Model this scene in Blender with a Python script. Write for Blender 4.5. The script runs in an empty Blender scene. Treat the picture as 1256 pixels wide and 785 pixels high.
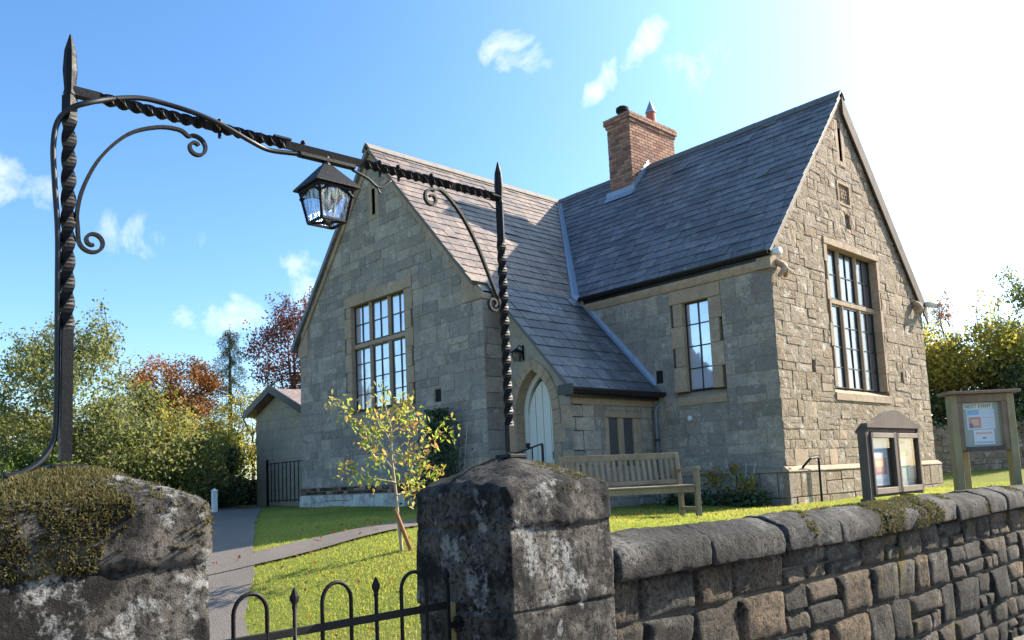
import bpy, bmesh, math, random
import numpy as np
from mathutils import Vector, Matrix, noise as mnoise

random.seed(7); rng = np.random.default_rng(7)
PI = math.pi
scene = bpy.context.scene
COL = scene.collection

# ------------------------------------------------------------------ camera
YAW, PITCH, ROLL = 0.817, 0.1044, -0.045
CAM = Vector((14.0996, -9.3465, 1.6))
fwd = Vector((-math.sin(YAW)*math.cos(PITCH), math.cos(YAW)*math.cos(PITCH), math.sin(PITCH)))
rgt0 = Vector((math.cos(YAW), math.sin(YAW), 0)); up0 = rgt0.cross(fwd)
rgt = math.cos(ROLL)*rgt0 + math.sin(ROLL)*up0
upv = -math.sin(ROLL)*rgt0 + math.cos(ROLL)*up0
cd = bpy.data.cameras.new('camera'); cam = bpy.data.objects.new('camera', cd); COL.objects.link(cam)
M = Matrix((rgt, upv, -fwd)).transposed().to_4x4(); M.translation = CAM
cam.matrix_world = M
cd.sensor_width = 36; cd.lens = 989.23/1256*36
cd.shift_y = (485.08-392.5)/1256
cd.clip_end = 3000; cd.clip_start = .05
scene.camera = cam

# ------------------------------------------------------------------ world, sun, exposure
SUN = Vector((.47, 1.53, 1.0)).normalized()
EL = math.asin(SUN.z); AZ = math.atan2(SUN.x, SUN.y)
world = bpy.data.worlds.new('World'); scene.world = world; world.use_nodes = True
wn, wl = world.node_tree.nodes, world.node_tree.links
wn.clear()
w_out = wn.new('ShaderNodeOutputWorld'); w_bg = wn.new('ShaderNodeBackground')
w_sky = wn.new('ShaderNodeTexSky'); w_sky.sky_type = 'NISHITA'; w_sky.sun_disc = False
w_sky.sun_elevation = EL; w_sky.sun_rotation = AZ
w_sky.air_density = 1.0; w_sky.dust_density = .8; w_sky.ozone_density = 3.2; w_sky.altitude = 50
w_bg.inputs['Strength'].default_value = 0.10
SKY_CLOUDS = []      # (direction, half-size across, half-size up, strength, tilt)
def sky_dir(lat, hgt):      # lateral and upward offsets from the camera axis, as tangents
    return (fwd + rgt*lat + upv*hgt).normalized()
tc = wn.new('ShaderNodeTexCoord')
def wmath(op, a, b=None, c=None, clamp=False):
    n = wn.new('ShaderNodeMath'); n.operation = op; n.use_clamp = clamp
    for i, v in enumerate((a, b, c)):
        if v is None: continue
        if hasattr(v, 'links') or hasattr(v, 'is_linked'): wl.new(v, n.inputs[i])
        else: n.inputs[i].default_value = v
    return n.outputs[0]
def wdot(v):
    n = wn.new('ShaderNodeVectorMath'); n.operation = 'DOT_PRODUCT'
    wl.new(tc.outputs['Generated'], n.inputs[0]); n.inputs[1].default_value = v
    return n.outputs['Value']
# bright hazy aureole round the sun
ca = wdot(SUN)
ang = wmath('ARCCOSINE', ca)
g = wmath('POWER', 2.71828, wmath('MULTIPLY', wmath('MULTIPLY', ang, ang), -3.4))
glow = wn.new('ShaderNodeMix'); glow.data_type = 'RGBA'; glow.blend_type = 'ADD'
glow.inputs[0].default_value = 1.0
gcol = wn.new('ShaderNodeMix'); gcol.data_type = 'RGBA'; gcol.blend_type = 'MULTIPLY'; gcol.inputs[0].default_value = 1
gcol.inputs[6].default_value = (5.0, 7.0, 6.9, 1); wl.new(g, gcol.inputs[7])
hsv = wn.new('ShaderNodeHueSaturation'); hsv.inputs['Saturation'].default_value = 1.18; hsv.inputs['Value'].default_value = 1.05
wl.new(w_sky.outputs[0], hsv.inputs['Color']); wl.new(hsv.outputs[0], glow.inputs[6]); wl.new(gcol.outputs[2], glow.inputs[7])
# fair-weather clouds
wno = wn.new('ShaderNodeTexNoise'); wno.inputs['Scale'].default_value = 13; wno.inputs['Detail'].default_value = 9
wno.inputs['Roughness'].default_value = .62; wno.inputs['Distortion'].default_value = .35
wl.new(tc.outputs['Generated'], wno.inputs['Vector'])
def pxl(u, v): return ((u-628)/989.23, (485.08-v)/989.23)
cl = None
for (u, v, ra, rb, tilt, st) in [(634, 66, 50, 30, -.1, 1.15), (774, 66, 82, 20, .74, 1.25), (12, 212, 60, 38, -.5, 1.0), (187, 296, 66, 36, -.15, .55),
                                 (346, 330, 44, 32, 0, .6), (272, 390, 58, 34, 0, .95), (378, 352, 30, 60, .2, 1.2), (570,330,60,22,.2,.3),(860,60,90,50,.3,.35)]:
    a, b = pxl(u, v); c = sky_dir(a, b)
    ex = (rgt*math.cos(tilt) + upv*math.sin(tilt)); ey = (upv*math.cos(tilt) - rgt*math.sin(tilt))
    fu = wmath('MULTIPLY', wmath('SUBTRACT', wdot(ex), ex.dot(c)), 989/ra)
    fv = wmath('MULTIPLY', wmath('SUBTRACT', wdot(ey), ey.dot(c)), 989/rb)
    rr = wmath('ADD', wmath('MULTIPLY', fu, fu), wmath('MULTIPLY', fv, fv))
    m = wmath('MULTIPLY', wmath('SUBTRACT', 1.0, rr, clamp=True), st)
    front = wmath('GREATER_THAN', wdot(c), 0.0)
    m = wmath('MULTIPLY', m, front)
    cl = m if cl is None else wmath('MAXIMUM', cl, m)
cm = wmath('MULTIPLY', wmath('SUBTRACT', wmath('ADD', wmath('MULTIPLY', cl, .34), wmath('MULTIPLY', wno.outputs['Fac'], 1.5)), .92), 2.6, clamp=True)
cm = wmath('MULTIPLY', cm, wmath('MINIMUM', wmath('MULTIPLY', cl, 3.0), 1.0))
cmix = wn.new('ShaderNodeMix'); cmix.data_type = 'RGBA'
wl.new(wmath('MULTIPLY', cm, .8), cmix.inputs[0]); wl.new(glow.outputs[2], cmix.inputs[6]); cmix.inputs[7].default_value = (5.2, 5.3, 5.4, 1)
wl.new(cmix.outputs[2], w_bg.inputs['Color']); wl.new(w_bg.outputs[0], w_out.inputs['Surface'])

sd = bpy.data.lights.new('sun', 'SUN'); sd.energy = 5.0; sd.angle = math.radians(.53); sd.color = (1, .89, .73)
sun = bpy.data.objects.new('sun', sd); COL.objects.link(sun)
sun.rotation_euler = SUN.to_track_quat('Z', 'Y').to_euler(); sun.location = (20, 40, 30)
scene.view_settings.view_transform = 'Standard'; scene.view_settings.look = 'None'
scene.view_settings.exposure = 1.52; scene.view_settings.gamma = 1.0
scene.view_settings.use_curve_mapping = False
scene.cycles.max_bounces = 8; scene.cycles.diffuse_bounces = 4; scene.cycles.transmission_bounces = 6
scene.cycles.sample_clamp_indirect = 6

# ------------------------------------------------------------------ material helpers
class NT:
    def __init__(s, name):
        s.m = bpy.data.materials.new(name); s.m.use_nodes = True
        s.n, s.l = s.m.node_tree.nodes, s.m.node_tree.links
        s.b = s.n['Principled BSDF']; s.out = s.n['Material Output']
        s.pos = s.n.new('ShaderNodeNewGeometry').outputs['Position']
    def set(s, inp, v):
        if hasattr(v, 'is_linked'): s.l.new(v, inp)
        else: inp.default_value = v
    def math(s, op, a, b=0.0, clamp=False):
        n = s.n.new('ShaderNodeMath'); n.operation = op; n.use_clamp = clamp
        s.set(n.inputs[0], a); s.set(n.inputs[1], b); return n.outputs[0]
    def noise(s, scale, detail=4, rough=.55, vec=None, stretch=None):
        n = s.n.new('ShaderNodeTexNoise'); n.inputs['Scale'].default_value = scale
        n.inputs['Detail'].default_value = detail; n.inputs['Roughness'].default_value = rough
        v = vec or s.pos
        if stretch:
            mp = s.n.new('ShaderNodeMapping'); mp.inputs['Scale'].default_value = stretch; s.l.new(v, mp.inputs[0]); v = mp.outputs[0]
        s.l.new(v, n.inputs['Vector']); return n.outputs['Fac']
    def voro(s, scale, feature='F1', out='Distance'):
        n = s.n.new('ShaderNodeTexVoronoi'); n.inputs['Scale'].default_value = scale; n.feature = feature
        s.l.new(s.pos, n.inputs['Vector']); return n.outputs[out]
    def ramp(s, fac, stops, interp='LINEAR'):
        n = s.n.new('ShaderNodeValToRGB'); n.color_ramp.interpolation = interp
        e = n.color_ramp.elements
        while len(e) < len(stops): e.new(.5)
        for el, (p, c) in zip(e, stops):
            el.position = p; el.color = (c, c, c, 1) if not isinstance(c, tuple) else (*c, 1)
        s.set(n.inputs[0], fac); return n.outputs[0]
    def mix(s, fac, a, b, mode='MIX'):
        n = s.n.new('ShaderNodeMix'); n.data_type = 'RGBA'; n.blend_type = mode
        s.set(n.inputs[0], fac)
        for i, v in ((6, a), (7, b)):
            if isinstance(v, tuple): v = (*v, 1)
            s.set(n.inputs[i], v)
        return n.outputs[2]
    def attr(s, name='rnd'):
        n = s.n.new('ShaderNodeAttribute'); n.attribute_name = name; return n.outputs['Fac']
    def bump(s, h, strength=.5, dist=.02, normal=None):
        n = s.n.new('ShaderNodeBump'); n.inputs['Strength'].default_value = strength; n.inputs['Distance'].default_value = dist
        s.set(n.inputs['Height'], h)
        if normal: s.l.new(normal, n.inputs['Normal'])
        return n.outputs[0]
    def done(s, col, rough=.85, normal=None, metal=0, spec=.4):
        c = (*col, 1) if isinstance(col, tuple) else col
        s.set(s.b.inputs['Base Color'], c); s.set(s.b.inputs['Roughness'], rough)
        s.b.inputs['Metallic'].default_value = metal; s.b.inputs['Specular IOR Level'].default_value = spec
        if normal: s.l.new(normal, s.b.inputs['Normal'])
        return s.m

MAT = {}
def stone_mat(name, tones, dark, pale, dark_amt=.5, pale_amt=.5, bumpd=.02, bscale=14, moss=None, moss_thr=.6, lichen_scale=2.2, stain=.35, speck=.25, pale_thr=.56, dark_thr=.48):
    t = NT(name)
    r = t.attr()
    n1 = t.noise(2.1, 6, .65); n2 = t.noise(22, 5, .7); n3 = t.noise(lichen_scale, 7, .72); n4 = t.noise(5.3, 6, .7)
    k = len(tones)
    base = t.ramp(r, [(i/(k-1), c) for i, c in enumerate(tones)])
    base = t.mix(t.ramp(n2, [(.3, .35), (.7, 0.0)]), base, tuple(.45*c for c in tones[0]))
    base = t.mix(t.math('MULTIPLY', t.ramp(n4, [(dark_thr, 0.0), (dark_thr+.15, 1.0)]), dark_amt), base, dark)
    base = t.mix(t.math('MULTIPLY', t.ramp(n3, [(pale_thr, 0.0), (pale_thr+.07, 1.0)]), pale_amt), base, pale)
    base = t.mix(t.math('MULTIPLY', t.ramp(t.noise(.75, 5, .6), [(.45, 0.0), (.62, 1.0)]), stain), base, dark)
    base = t.mix(t.math('MULTIPLY', t.ramp(t.noise(45, 3, .6), [(.36, 1.0), (.5, 0.0)]), speck), base, tuple(.5*c for c in dark))
    if moss:
        mm = t.ramp(t.noise(1.7, 6, .7), [(moss_thr-.04, 0.0), (moss_thr+.05, 1.0)])
        base = t.mix(t.math('MULTIPLY', mm, .8), base, moss)
    h = t.math('ADD', t.noise(bscale, 8, .7), t.math('MULTIPLY', t.noise(bscale*4.5, 4, .6), .45))
    return t.done(base, .92, t.bump(h, 1.0, bumpd), spec=.25)
MAT['grey_stone'] = stone_mat('grey_ashlar', [(.25,.215,.185), (.44,.375,.315), (.54,.46,.38), (.33,.29,.255), (.48,.41,.345), (.28,.25,.22), (.41,.35,.295)], (.18,.155,.135), (.60,.56,.50), .5, .55, .022, 16, stain=.3, speck=.45, lichen_scale=4.5)
MAT['gold_stone'] = stone_mat('rough_sandstone', [(.36,.285,.205), (.44,.355,.265), (.40,.30,.205), (.49,.405,.31), (.37,.30,.225)], (.22,.165,.115), (.82,.78,.69), .55, .6, .10, 11, stain=.0, speck=.6, lichen_scale=5)
MAT['dress'] = stone_mat('dressed_sandstone', [(.43,.315,.215), (.49,.36,.25), (.40,.305,.22), (.46,.33,.22)], (.26,.2,.145), (.54,.47,.38), .5, .4, .012, 14, speck=.4)
MAT['dress_lit'] = MAT['dress']
MAT['annexe_stone'] = stone_mat('annexe_stone', [(.40,.35,.27), (.46,.40,.305), (.43,.375,.295)], (.28,.245,.185), (.52,.48,.41), .45, .35, .012, 12, stain=.3, speck=.4)
MAT['mortar'] = stone_mat('lime_mortar', [(.36,.315,.265), (.42,.37,.315)], (.2,.175,.15), (.50,.46,.40), .5, .3, .006, 20)
MAT['gold_mortar'] = stone_mat('sandy_mortar', [(.37,.30,.22), (.42,.34,.255)], (.26,.20,.14), (.66,.6,.5), .5, .45, .05, 14, speck=.4, stain=0)
MAT['road_stone'] = stone_mat('weathered_gritstone', [(.048,.046,.045), (.12,.106,.092), (.30,.21,.13), (.07,.066,.064), (.19,.148,.108), (.095,.088,.084)], (.014,.0135,.014), (.32,.305,.28), .9, .5, .05, 26, stain=.6, speck=.8, pale_thr=.55, moss=(.13,.105,.025), moss_thr=.62)
MAT['coping'] = stone_mat('weathered_coping', [(.08,.076,.075), (.14,.127,.117), (.105,.098,.095)], (.016,.0155,.016), (.30,.285,.265), .9, .5, .05, 26, stain=.7, speck=.8, pale_thr=.55)
MAT['pillar'] = stone_mat('pillar_gritstone', [(.12,.11,.10), (.16,.142,.125), (.14,.125,.108)], (.012,.0115,.0125), (.42,.42,.41), .97, .75, .030, 46, lichen_scale=7.0, stain=.85, speck=.9, pale_thr=.55, dark_thr=.43)
MAT['joint'] = stone_mat('dark_joint', [(.07,.062,.052), (.10,.085,.07)], (.03,.028,.025), (.13,.12,.1), .4, .2, .01, 20)
def plain(name, col, rough=.6, metal=0, bump=0, bs=40, var=.25, spec=.4):
    t = NT(name); n = t.noise(bs*.25, 5, .6)
    c = t.mix(t.ramp(n, [(.3, var), (.7, 0.0)]), col, tuple(.45*x for x in col))
    nr = t.bump(t.noise(bs, 6, .65), .8, bump) if bump else None
    return t.done(c, rough, nr, metal, spec)
def iron():
    t = NT('black_iron'); n = t.noise(60, 5, .65)
    c = t.mix(t.ramp(n, [(.5, 0.0), (.8, .4)]), (.006,.006,.008), (.022,.017,.015))
    return t.done(c, t.ramp(n, [(.3, .42), (.7, .65)]), t.bump(t.noise(130, 4), .5, .002), 0.0, .2)
MAT['iron'] = iron()
MAT['cable'] = plain('black_cable', (.012,.012,.014), .45)
MAT['gutter'] = plain('black_gutter_plastic', (.012,.012,.014), .38, var=.1)
MAT['pipe'] = plain('grey_downpipe', (.16,.19,.24), .35)
MAT['lead'] = plain('lead_sheet', (.30,.36,.44), .38, .25, .004, 30)
MAT['white_paint'] = plain('white_paint', (.74,.75,.74), .5)
MAT['limewash'] = stone_mat('flaking_limewash', [(.60,.58,.53), (.68,.66,.61)], (.24,.2,.17), (.72,.71,.68), .8, .5, .02, 9)
MAT['pale_door'] = plain('duck_egg_door_paint', (.66,.65,.60), .5, var=.08)
MAT['strip'] = plain('ochre_timber_strip', (.34,.27,.11), .75)
MAT['red_clay'] = plain('red_clay', (.42,.12,.07), .7)
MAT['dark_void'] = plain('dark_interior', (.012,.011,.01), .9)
MAT['curtain'] = plain('pale_interior', (.3,.3,.31), .9)
MAT['metal_grey'] = plain('galvanised', (.42,.43,.44), .35, .7)
MAT['bamboo'] = plain('pale_trellis', (.42,.42,.38), .7)
MAT['camera_white'] = plain('white_plastic', (.7,.7,.68), .4)
def wood(name, a, b, scale=30, rough=.85, st=(1,1,.12)):
    t = NT(name); n = t.noise(scale, 6, .65, stretch=st); m = t.noise(3, 4)
    c = t.mix(n, a, b); c = t.mix(t.ramp(m, [(.4, 0.0), (.7, .5)]), c, tuple(.6*x for x in a))
    return t.done(c, rough, t.bump(n, .7, .004), 0, .3)
MAT['bench_wood'] = wood('silvered_oak', (.17,.13,.085), (.34,.275,.19))
MAT['board_wood'] = wood('weathered_board_oak', (.17,.11,.07), (.33,.24,.165))
MAT['dark_wood'] = wood('dark_stained_oak', (.075,.055,.045), (.16,.125,.105))
MAT['trim_wood'] = wood('pale_oak_bead', (.2,.16,.13), (.33,.27,.22))
MAT['post_wood'] = wood('mossy_post_oak', (.25,.20,.10), (.40,.33,.19))
MAT['green_felt'] = plain('pale_green_pinboard', (.30,.37,.33), .85, bs=12, var=.15)
MAT['bark'] = wood('bark', (.05,.04,.03), (.13,.11,.085), 24)
MAT['sap_bark'] = wood('sapling_bark', (.28,.22,.14), (.45,.37,.26), 40)
MAT['stake'] = wood('brown_stake', (.22,.10,.045), (.34,.17,.08), 40)

def slate_mat(name, tones, warm=0.0):
    t = NT(name); r = t.attr(); n = t.noise(9, 7, .7); m = t.noise(1.1, 5, .65); k = len(tones)
    c = t.ramp(r, [(i/(k-1), x) for i, x in enumerate(tones)])
    c = t.mix(t.ramp(n, [(.42, .55), (.62, 0.0)]), c, (.045,.046,.05))
    c = t.mix(t.math('MULTIPLY', t.ramp(m, [(.5, 0.0), (.6, 1.0)]), .6), c, (.07,.065,.068))
    c = t.mix(t.math('MULTIPLY', t.ramp(t.noise(3.7, 7, .75), [(.56, 0.0), (.64, 1.0)]), .5), c, (.30,.29,.26) if not warm else (.36,.27,.21))
    h = t.math('ADD', t.noise(26, 6, .7), t.math('MULTIPLY', t.noise(5, 4), 1.2))
    return t.done(c, t.ramp(n, [(.3, .48), (.7, .66)]), t.bump(h, .8, .006), 0, .5)
MAT['slate_sun_warm'] = slate_mat('lichened_sunlit_slate', [(.14,.10,.085), (.24,.17,.14), (.32,.23,.18), (.19,.142,.122), (.28,.205,.165)], 1)  # lichen colour plus warm sunlight put into the tones
MAT['slate_sky_blue'] = slate_mat('sky_tinted_slate', [(.085,.088,.10), (.15,.155,.172), (.22,.22,.232), (.13,.133,.15), (.19,.19,.20), (.105,.105,.115)])  # blue of the reflected sky put into the slate tones
MAT['ridge'] = plain('ridge_tile', (.13,.125,.125), .75, 0, .006, 30)
MAT['ridge_warm'] = plain('weathered_ridge_tile', (.24,.21,.18), .8, 0, .006, 30)
def brick_mat():
    t = NT('red_brick'); r = t.attr(); n = t.noise(40, 5, .7)
    c = t.ramp(r, [(0, (.19,.085,.065)), (.35, (.33,.165,.115)), (.7, (.42,.25,.17)), (1, (.29,.175,.135))])
    c = t.mix(t.ramp(n, [(.35, .5), (.65, 0.0)]), c, (.10,.06,.05))
    c = t.mix(t.math('MULTIPLY', t.ramp(t.noise(2.5, 6), [(.5, 0.0), (.65, 1.0)]), .4), c, (.13,.10,.085))
    return t.done(c, .9, t.bump(n, .8, .006), 0, .25)
MAT['brick'] = brick_mat()

def glass_mat(name, tint, refl=.6):
    t = NT(name)
    gl = t.n.new('ShaderNodeBsdfGlossy'); gl.inputs['Color'].default_value = (.93, .93, .95, 1); gl.inputs['Roughness'].default_value = .06
    bp = t.bump(t.noise(1.6, 2), .25, .02); t.l.new(bp, gl.inputs['Normal'])
    t.done(tint, .3)
    mx = t.n.new('ShaderNodeMixShader'); mx.inputs[0].default_value = refl
    t.l.new(t.b.outputs[0], mx.inputs[1]); t.l.new(gl.outputs[0], mx.inputs[2]); t.l.new(mx.outputs[0], t.out.inputs['Surface'])
    return t.m
MAT['pane'] = glass_mat('old_glass_sky_tint', (.52,.50,.57), .48)  # pale lavender base colour stands in for reflected sky
MAT['pane_dark'] = glass_mat('dark_window_glass', (.05,.05,.06), .16)  # dark tint with weak reflection
def clear_glass():
    t = NT('clear_glass')
    tr = t.n.new('ShaderNodeBsdfTransparent'); gl = t.n.new('ShaderNodeBsdfGlossy'); gl.inputs['Roughness'].default_value = .03
    fr = t.n.new('ShaderNodeLayerWeight'); fr.inputs[0].default_value = .5
    mx = t.n.new('ShaderNodeMixShader'); t.l.new(t.math('ADD', t.math('MULTIPLY', t.math('POWER', fr.outputs['Facing'], 5.0), .6), .025), mx.inputs[0]); t.l.new(tr.outputs[0], mx.inputs[1]); t.l.new(gl.outputs[0], mx.inputs[2])
    t.l.new(mx.outputs[0], t.out.inputs['Surface']); return t.m
MAT['clear'] = clear_glass()
def streaky_glass():
    t = NT('lantern_glass')
    tr = t.n.new('ShaderNodeBsdfTransparent'); tr.inputs[0].default_value = (.80,.84,.90,1)
    gl = t.n.new('ShaderNodeBsdfGlossy'); gl.inputs['Roughness'].default_value = .15
    n = t.noise(70, 3, .5, stretch=(1,1,.15)); t.l.new(t.bump(n, .8, .01), gl.inputs['Normal'])
    mx = t.n.new('ShaderNodeMixShader'); t.l.new(t.ramp(n, [(.35, .04), (.65, .2)]), mx.inputs[0])
    t.l.new(tr.outputs[0], mx.inputs[1]); t.l.new(gl.outputs[0], mx.inputs[2]); t.l.new(mx.outputs[0], t.out.inputs['Surface']); return t.m
MAT['lantern_glass'] = streaky_glass()

def leaf_mat(name, tones, transl=.45, rough=.5):
    t = NT(name); r = t.attr(); k = len(tones)
    c = t.ramp(r, [(i/(k-1), x) for i, x in enumerate(tones)])
    c2 = t.mix(.5, c, (1,1,.6), 'MULTIPLY')
    t.done(c, rough, None, 0, .35)
    tr = t.n.new('ShaderNodeBsdfTranslucent'); hs = t.mix(1.0, c, (2.0, 2.0, 1.5), 'MULTIPLY'); t.l.new(hs, tr.inputs['Color'])
    mx = t.n.new('ShaderNodeMixShader'); mx.inputs[0].default_value = transl
    t.l.new(t.b.outputs[0], mx.inputs[1]); t.l.new(tr.outputs[0], mx.inputs[2]); t.l.new(mx.outputs[0], t.out.inputs['Surface'])
    return t.m
MAT['lf_olive'] = leaf_mat('olive_leaves', [(.045,.064,.022), (.085,.106,.036), (.135,.15,.052), (.19,.18,.075), (.105,.125,.046)])
MAT['lf_green'] = leaf_mat('green_leaves', [(.045,.07,.018), (.085,.115,.028), (.12,.15,.04), (.07,.095,.026)])
MAT['lf_dark'] = leaf_mat('dark_evergreen_leaves', [(.026,.045,.02), (.045,.075,.033), (.075,.11,.05), (.035,.06,.03)], .25, .4)
MAT['lf_yellow'] = leaf_mat('yellowing_leaves', [(.10,.12,.035), (.20,.19,.045), (.30,.245,.05), (.15,.165,.045)])
MAT['lf_orange'] = leaf_mat('orange_autumn_leaves', [(.15,.052,.017), (.24,.085,.025), (.20,.10,.035), (.12,.07,.028)], .38)
MAT['lf_copper'] = leaf_mat('copper_beech_leaves', [(.045,.016,.018), (.08,.026,.028), (.12,.04,.035), (.06,.03,.028)], .3)
MAT['lf_fir'] = leaf_mat('blue_green_needles', [(.022,.045,.035), (.04,.07,.055), (.06,.09,.07)], .15)
MAT['lf_sap'] = leaf_mat('sapling_autumn_leaves', [(.10,.17,.03), (.17,.23,.04), (.26,.28,.05), (.36,.20,.09), (.19,.25,.04), (.34,.26,.08), (.15,.21,.04), (.36,.12,.09), (.34,.16,.10)], .5)
MAT['grass'] = leaf_mat('grass_blades', [(.13,.17,.034), (.20,.235,.042), (.28,.29,.055), (.34,.31,.08)], .5, .6)
MAT['moss'] = leaf_mat('moss', [(.05,.047,.016), (.09,.08,.026), (.145,.122,.048), (.075,.072,.026), (.17,.14,.07)], .2, .85)
def lawn_mat():
    t = NT('lawn'); a = t.noise(1.3, 5, .6); b = t.noise(38, 6, .7)
    c = t.mix(a, (.15,.185,.036), (.25,.255,.055)); c = t.mix(t.ramp(b, [(.35, .5), (.65, 0.0)]), c, (.11,.135,.025)); c = t.mix(t.math('MULTIPLY', t.ramp(t.noise(.6, 5, .65), [(.5, 0.0), (.68, 1.0)]), .55), c, (.25,.215,.075))
    return t.done(c, .95, t.bump(b, 1.0, .03), 0, .1)
MAT['lawn'] = lawn_mat()
def asphalt_mat():
    t = NT('asphalt'); a = t.noise(1.6, 5); b = t.voro(90); c = t.mix(a, (.12,.102,.088), (.19,.162,.14)); c = t.mix(t.math('MULTIPLY', t.ramp(t.noise(14, 5, .7), [(.5, 0.0), (.7, 1.0)]), .5), c, (.09,.08,.07))
    c = t.mix(t.ramp(b, [(.1, .5), (.5, 0.0)]), c, (.22,.20,.185))
    return t.done(c, .92, t.bump(b, .7, .006), 0, .2)
MAT['asphalt'] = asphalt_mat()

# ------------------------------------------------------------------ mesh helpers
class MB:
    def __init__(s): s.v = []; s.f = []; s.r = []
    def add(s, verts, faces, rnd=None):
        o = len(s.v); s.v.extend(tuple(v) for v in verts)
        r = random.random() if rnd is None else rnd
        for f in faces: s.f.append(tuple(i+o for i in f)); s.r.append(r)
    def merge(s, b):
        o = len(s.v); s.v.extend(b.v); s.f.extend(tuple(i+o for i in f) for f in b.f); s.r.extend(b.r)
    def box(s, x0, x1, y0, y1, z0, z1, rnd=None):
        s.add([(x0,y0,z0),(x1,y0,z0),(x1,y1,z0),(x0,y1,z0),(x0,y0,z1),(x1,y0,z1),(x1,y1,z1),(x0,y1,z1)],
              [(3,2,1,0),(4,5,6,7),(0,1,5,4),(1,2,6,5),(2,3,7,6),(3,0,4,7)], rnd); return s
    def bar(s, a, b, w, h=None, up=(0,0,1), rnd=None, bev=0):
        """square/rect bar from a to b; w across, h along up"""
        h = h or w; a, b = Vector(a), Vector(b); d = (b-a).normalized(); up = Vector(up)
        if abs(d.dot(up)) > .98: up = Vector((1,0,0))
        x = d.cross(up).normalized(); y = x.cross(d).normalized(); V = []
        for p in (a, b):
            for i, j in ((-1,-1),(1,-1),(1,1),(-1,1)): V.append(p + x*(i*w/2) + y*(j*h/2))
        s.add(V, [(0,3,2,1),(4,5,6,7),(0,1,5,4),(1,2,6,5),(2,3,7,6),(3,0,4,7)], rnd); return s
    def tube(s, pts, rad, n=8, rnd=None, square=0, twist=None):
        """rad number or list; twist: list of angles for square bars"""
        pts = [Vector(p) for p in pts]; m = len(pts); V = []; F = []
        ref = None
        for i, p in enumerate(pts):
            d = (pts[min(i+1, m-1)] - pts[max(i-1, 0)]).normalized()
            if ref is None: ref = Vector((1,0,0)) if abs(d.x) < .8 else Vector((0,1,0))
            x = (ref - d*ref.dot(d)).normalized(); y = d.cross(x); ref = x
            r = rad[i] if isinstance(rad, (list, tuple)) else rad
            for k in range(n):
                a = 2*PI*k/n + (twist[i] if twist else 0) + (PI/4 if square else 0)
                V.append(p + x*(math.cos(a)*r) + y*(math.sin(a)*r))
        for i in range(m-1):
            for k in range(n): F.append((i*n+k, i*n+(k+1)%n, (i+1)*n+(k+1)%n, (i+1)*n+k))
        F.append(tuple(range(n-1, -1, -1))); F.append(tuple((m-1)*n+k for k in range(n)))
        s.add(V, F, rnd); return s
    def build(s, name, mat, parent=None, smooth=False, recalc=True, bevel=0):
        return build(name, s.v, s.f, s.r, mat, parent, smooth, recalc, bevel)
def root_loc(p):
    q = Vector((0,0,0))
    while p is not None: q = q + p.location; p = p.parent
    return q
def build(name, V, F, R, mat, parent=None, smooth=False, recalc=True, bevel=0):
    off = root_loc(parent); me = bpy.data.meshes.new(name)
    me.from_pydata([(v[0]-off.x, v[1]-off.y, v[2]-off.z) for v in V], [], F)
    at = me.attributes.new('rnd', 'FLOAT', 'FACE'); at.data.foreach_set('value', R)
    if recalc or bevel:
        bm = bmesh.new(); bm.from_mesh(me)
        if bevel:
            bmesh.ops.bevel(bm, geom=[e for e in bm.edges], offset=bevel, segments=2 if bevel > .004 else 1, affect='EDGES', profile=.6, clamp_overlap=True)
        bmesh.ops.recalc_face_normals(bm, faces=bm.faces); bm.to_mesh(me); bm.free()
    if smooth: me.polygons.foreach_set('use_smooth', [True]*len(me.polygons))
    me.materials.append(MAT[mat] if isinstance(mat, str) else mat)
    o = bpy.data.objects.new(name, me); COL.objects.link(o)
    if parent is not None: o.parent = parent
    return o
def fast_mesh(name, V, quads, R, mat, parent=None, smooth=False, n=4):
    """numpy arrays: V (k,3), quads (m,n), R (m,)"""
    off = root_loc(parent); V = np.asarray(V, np.float32) - np.array(off, np.float32)
    me = bpy.data.meshes.new(name); m = len(quads)
    me.vertices.add(len(V)); me.vertices.foreach_set('co', V.ravel())
    me.loops.add(m*n); me.loops.foreach_set('vertex_index', np.asarray(quads, np.int32).ravel())
    me.polygons.add(m); me.polygons.foreach_set('loop_start', np.arange(m, dtype=np.int32)*n)
    if smooth: me.polygons.foreach_set('use_smooth', np.ones(m, bool))
    me.update(calc_edges=True)
    at = me.attributes.new('rnd', 'FLOAT', 'FACE'); at.data.foreach_set('value', np.asarray(R, np.float32))
    me.materials.append(MAT[mat]); o = bpy.data.objects.new(name, me); COL.objects.link(o)
    if parent is not None: o.parent = parent
    return o
def thing(name, label, cat, loc, group=None):
    o = bpy.data.objects.new(name, None); COL.objects.link(o); o.location = loc; o.empty_display_size = .2
    o['label'] = label; o['category'] = cat
    if group: o['group'] = group
    return o
def tag(o, label, cat, group=None):
    o['label'] = label; o['category'] = cat
    if group: o['group'] = group
    return o
def structure(o): o['kind'] = 'structure'; return o
def stuff(o): o['kind'] = 'stuff'; return o
def vn(p, s): return mnoise.fractal(Vector(p)*s, 1.0, 2.0, 4)

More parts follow.
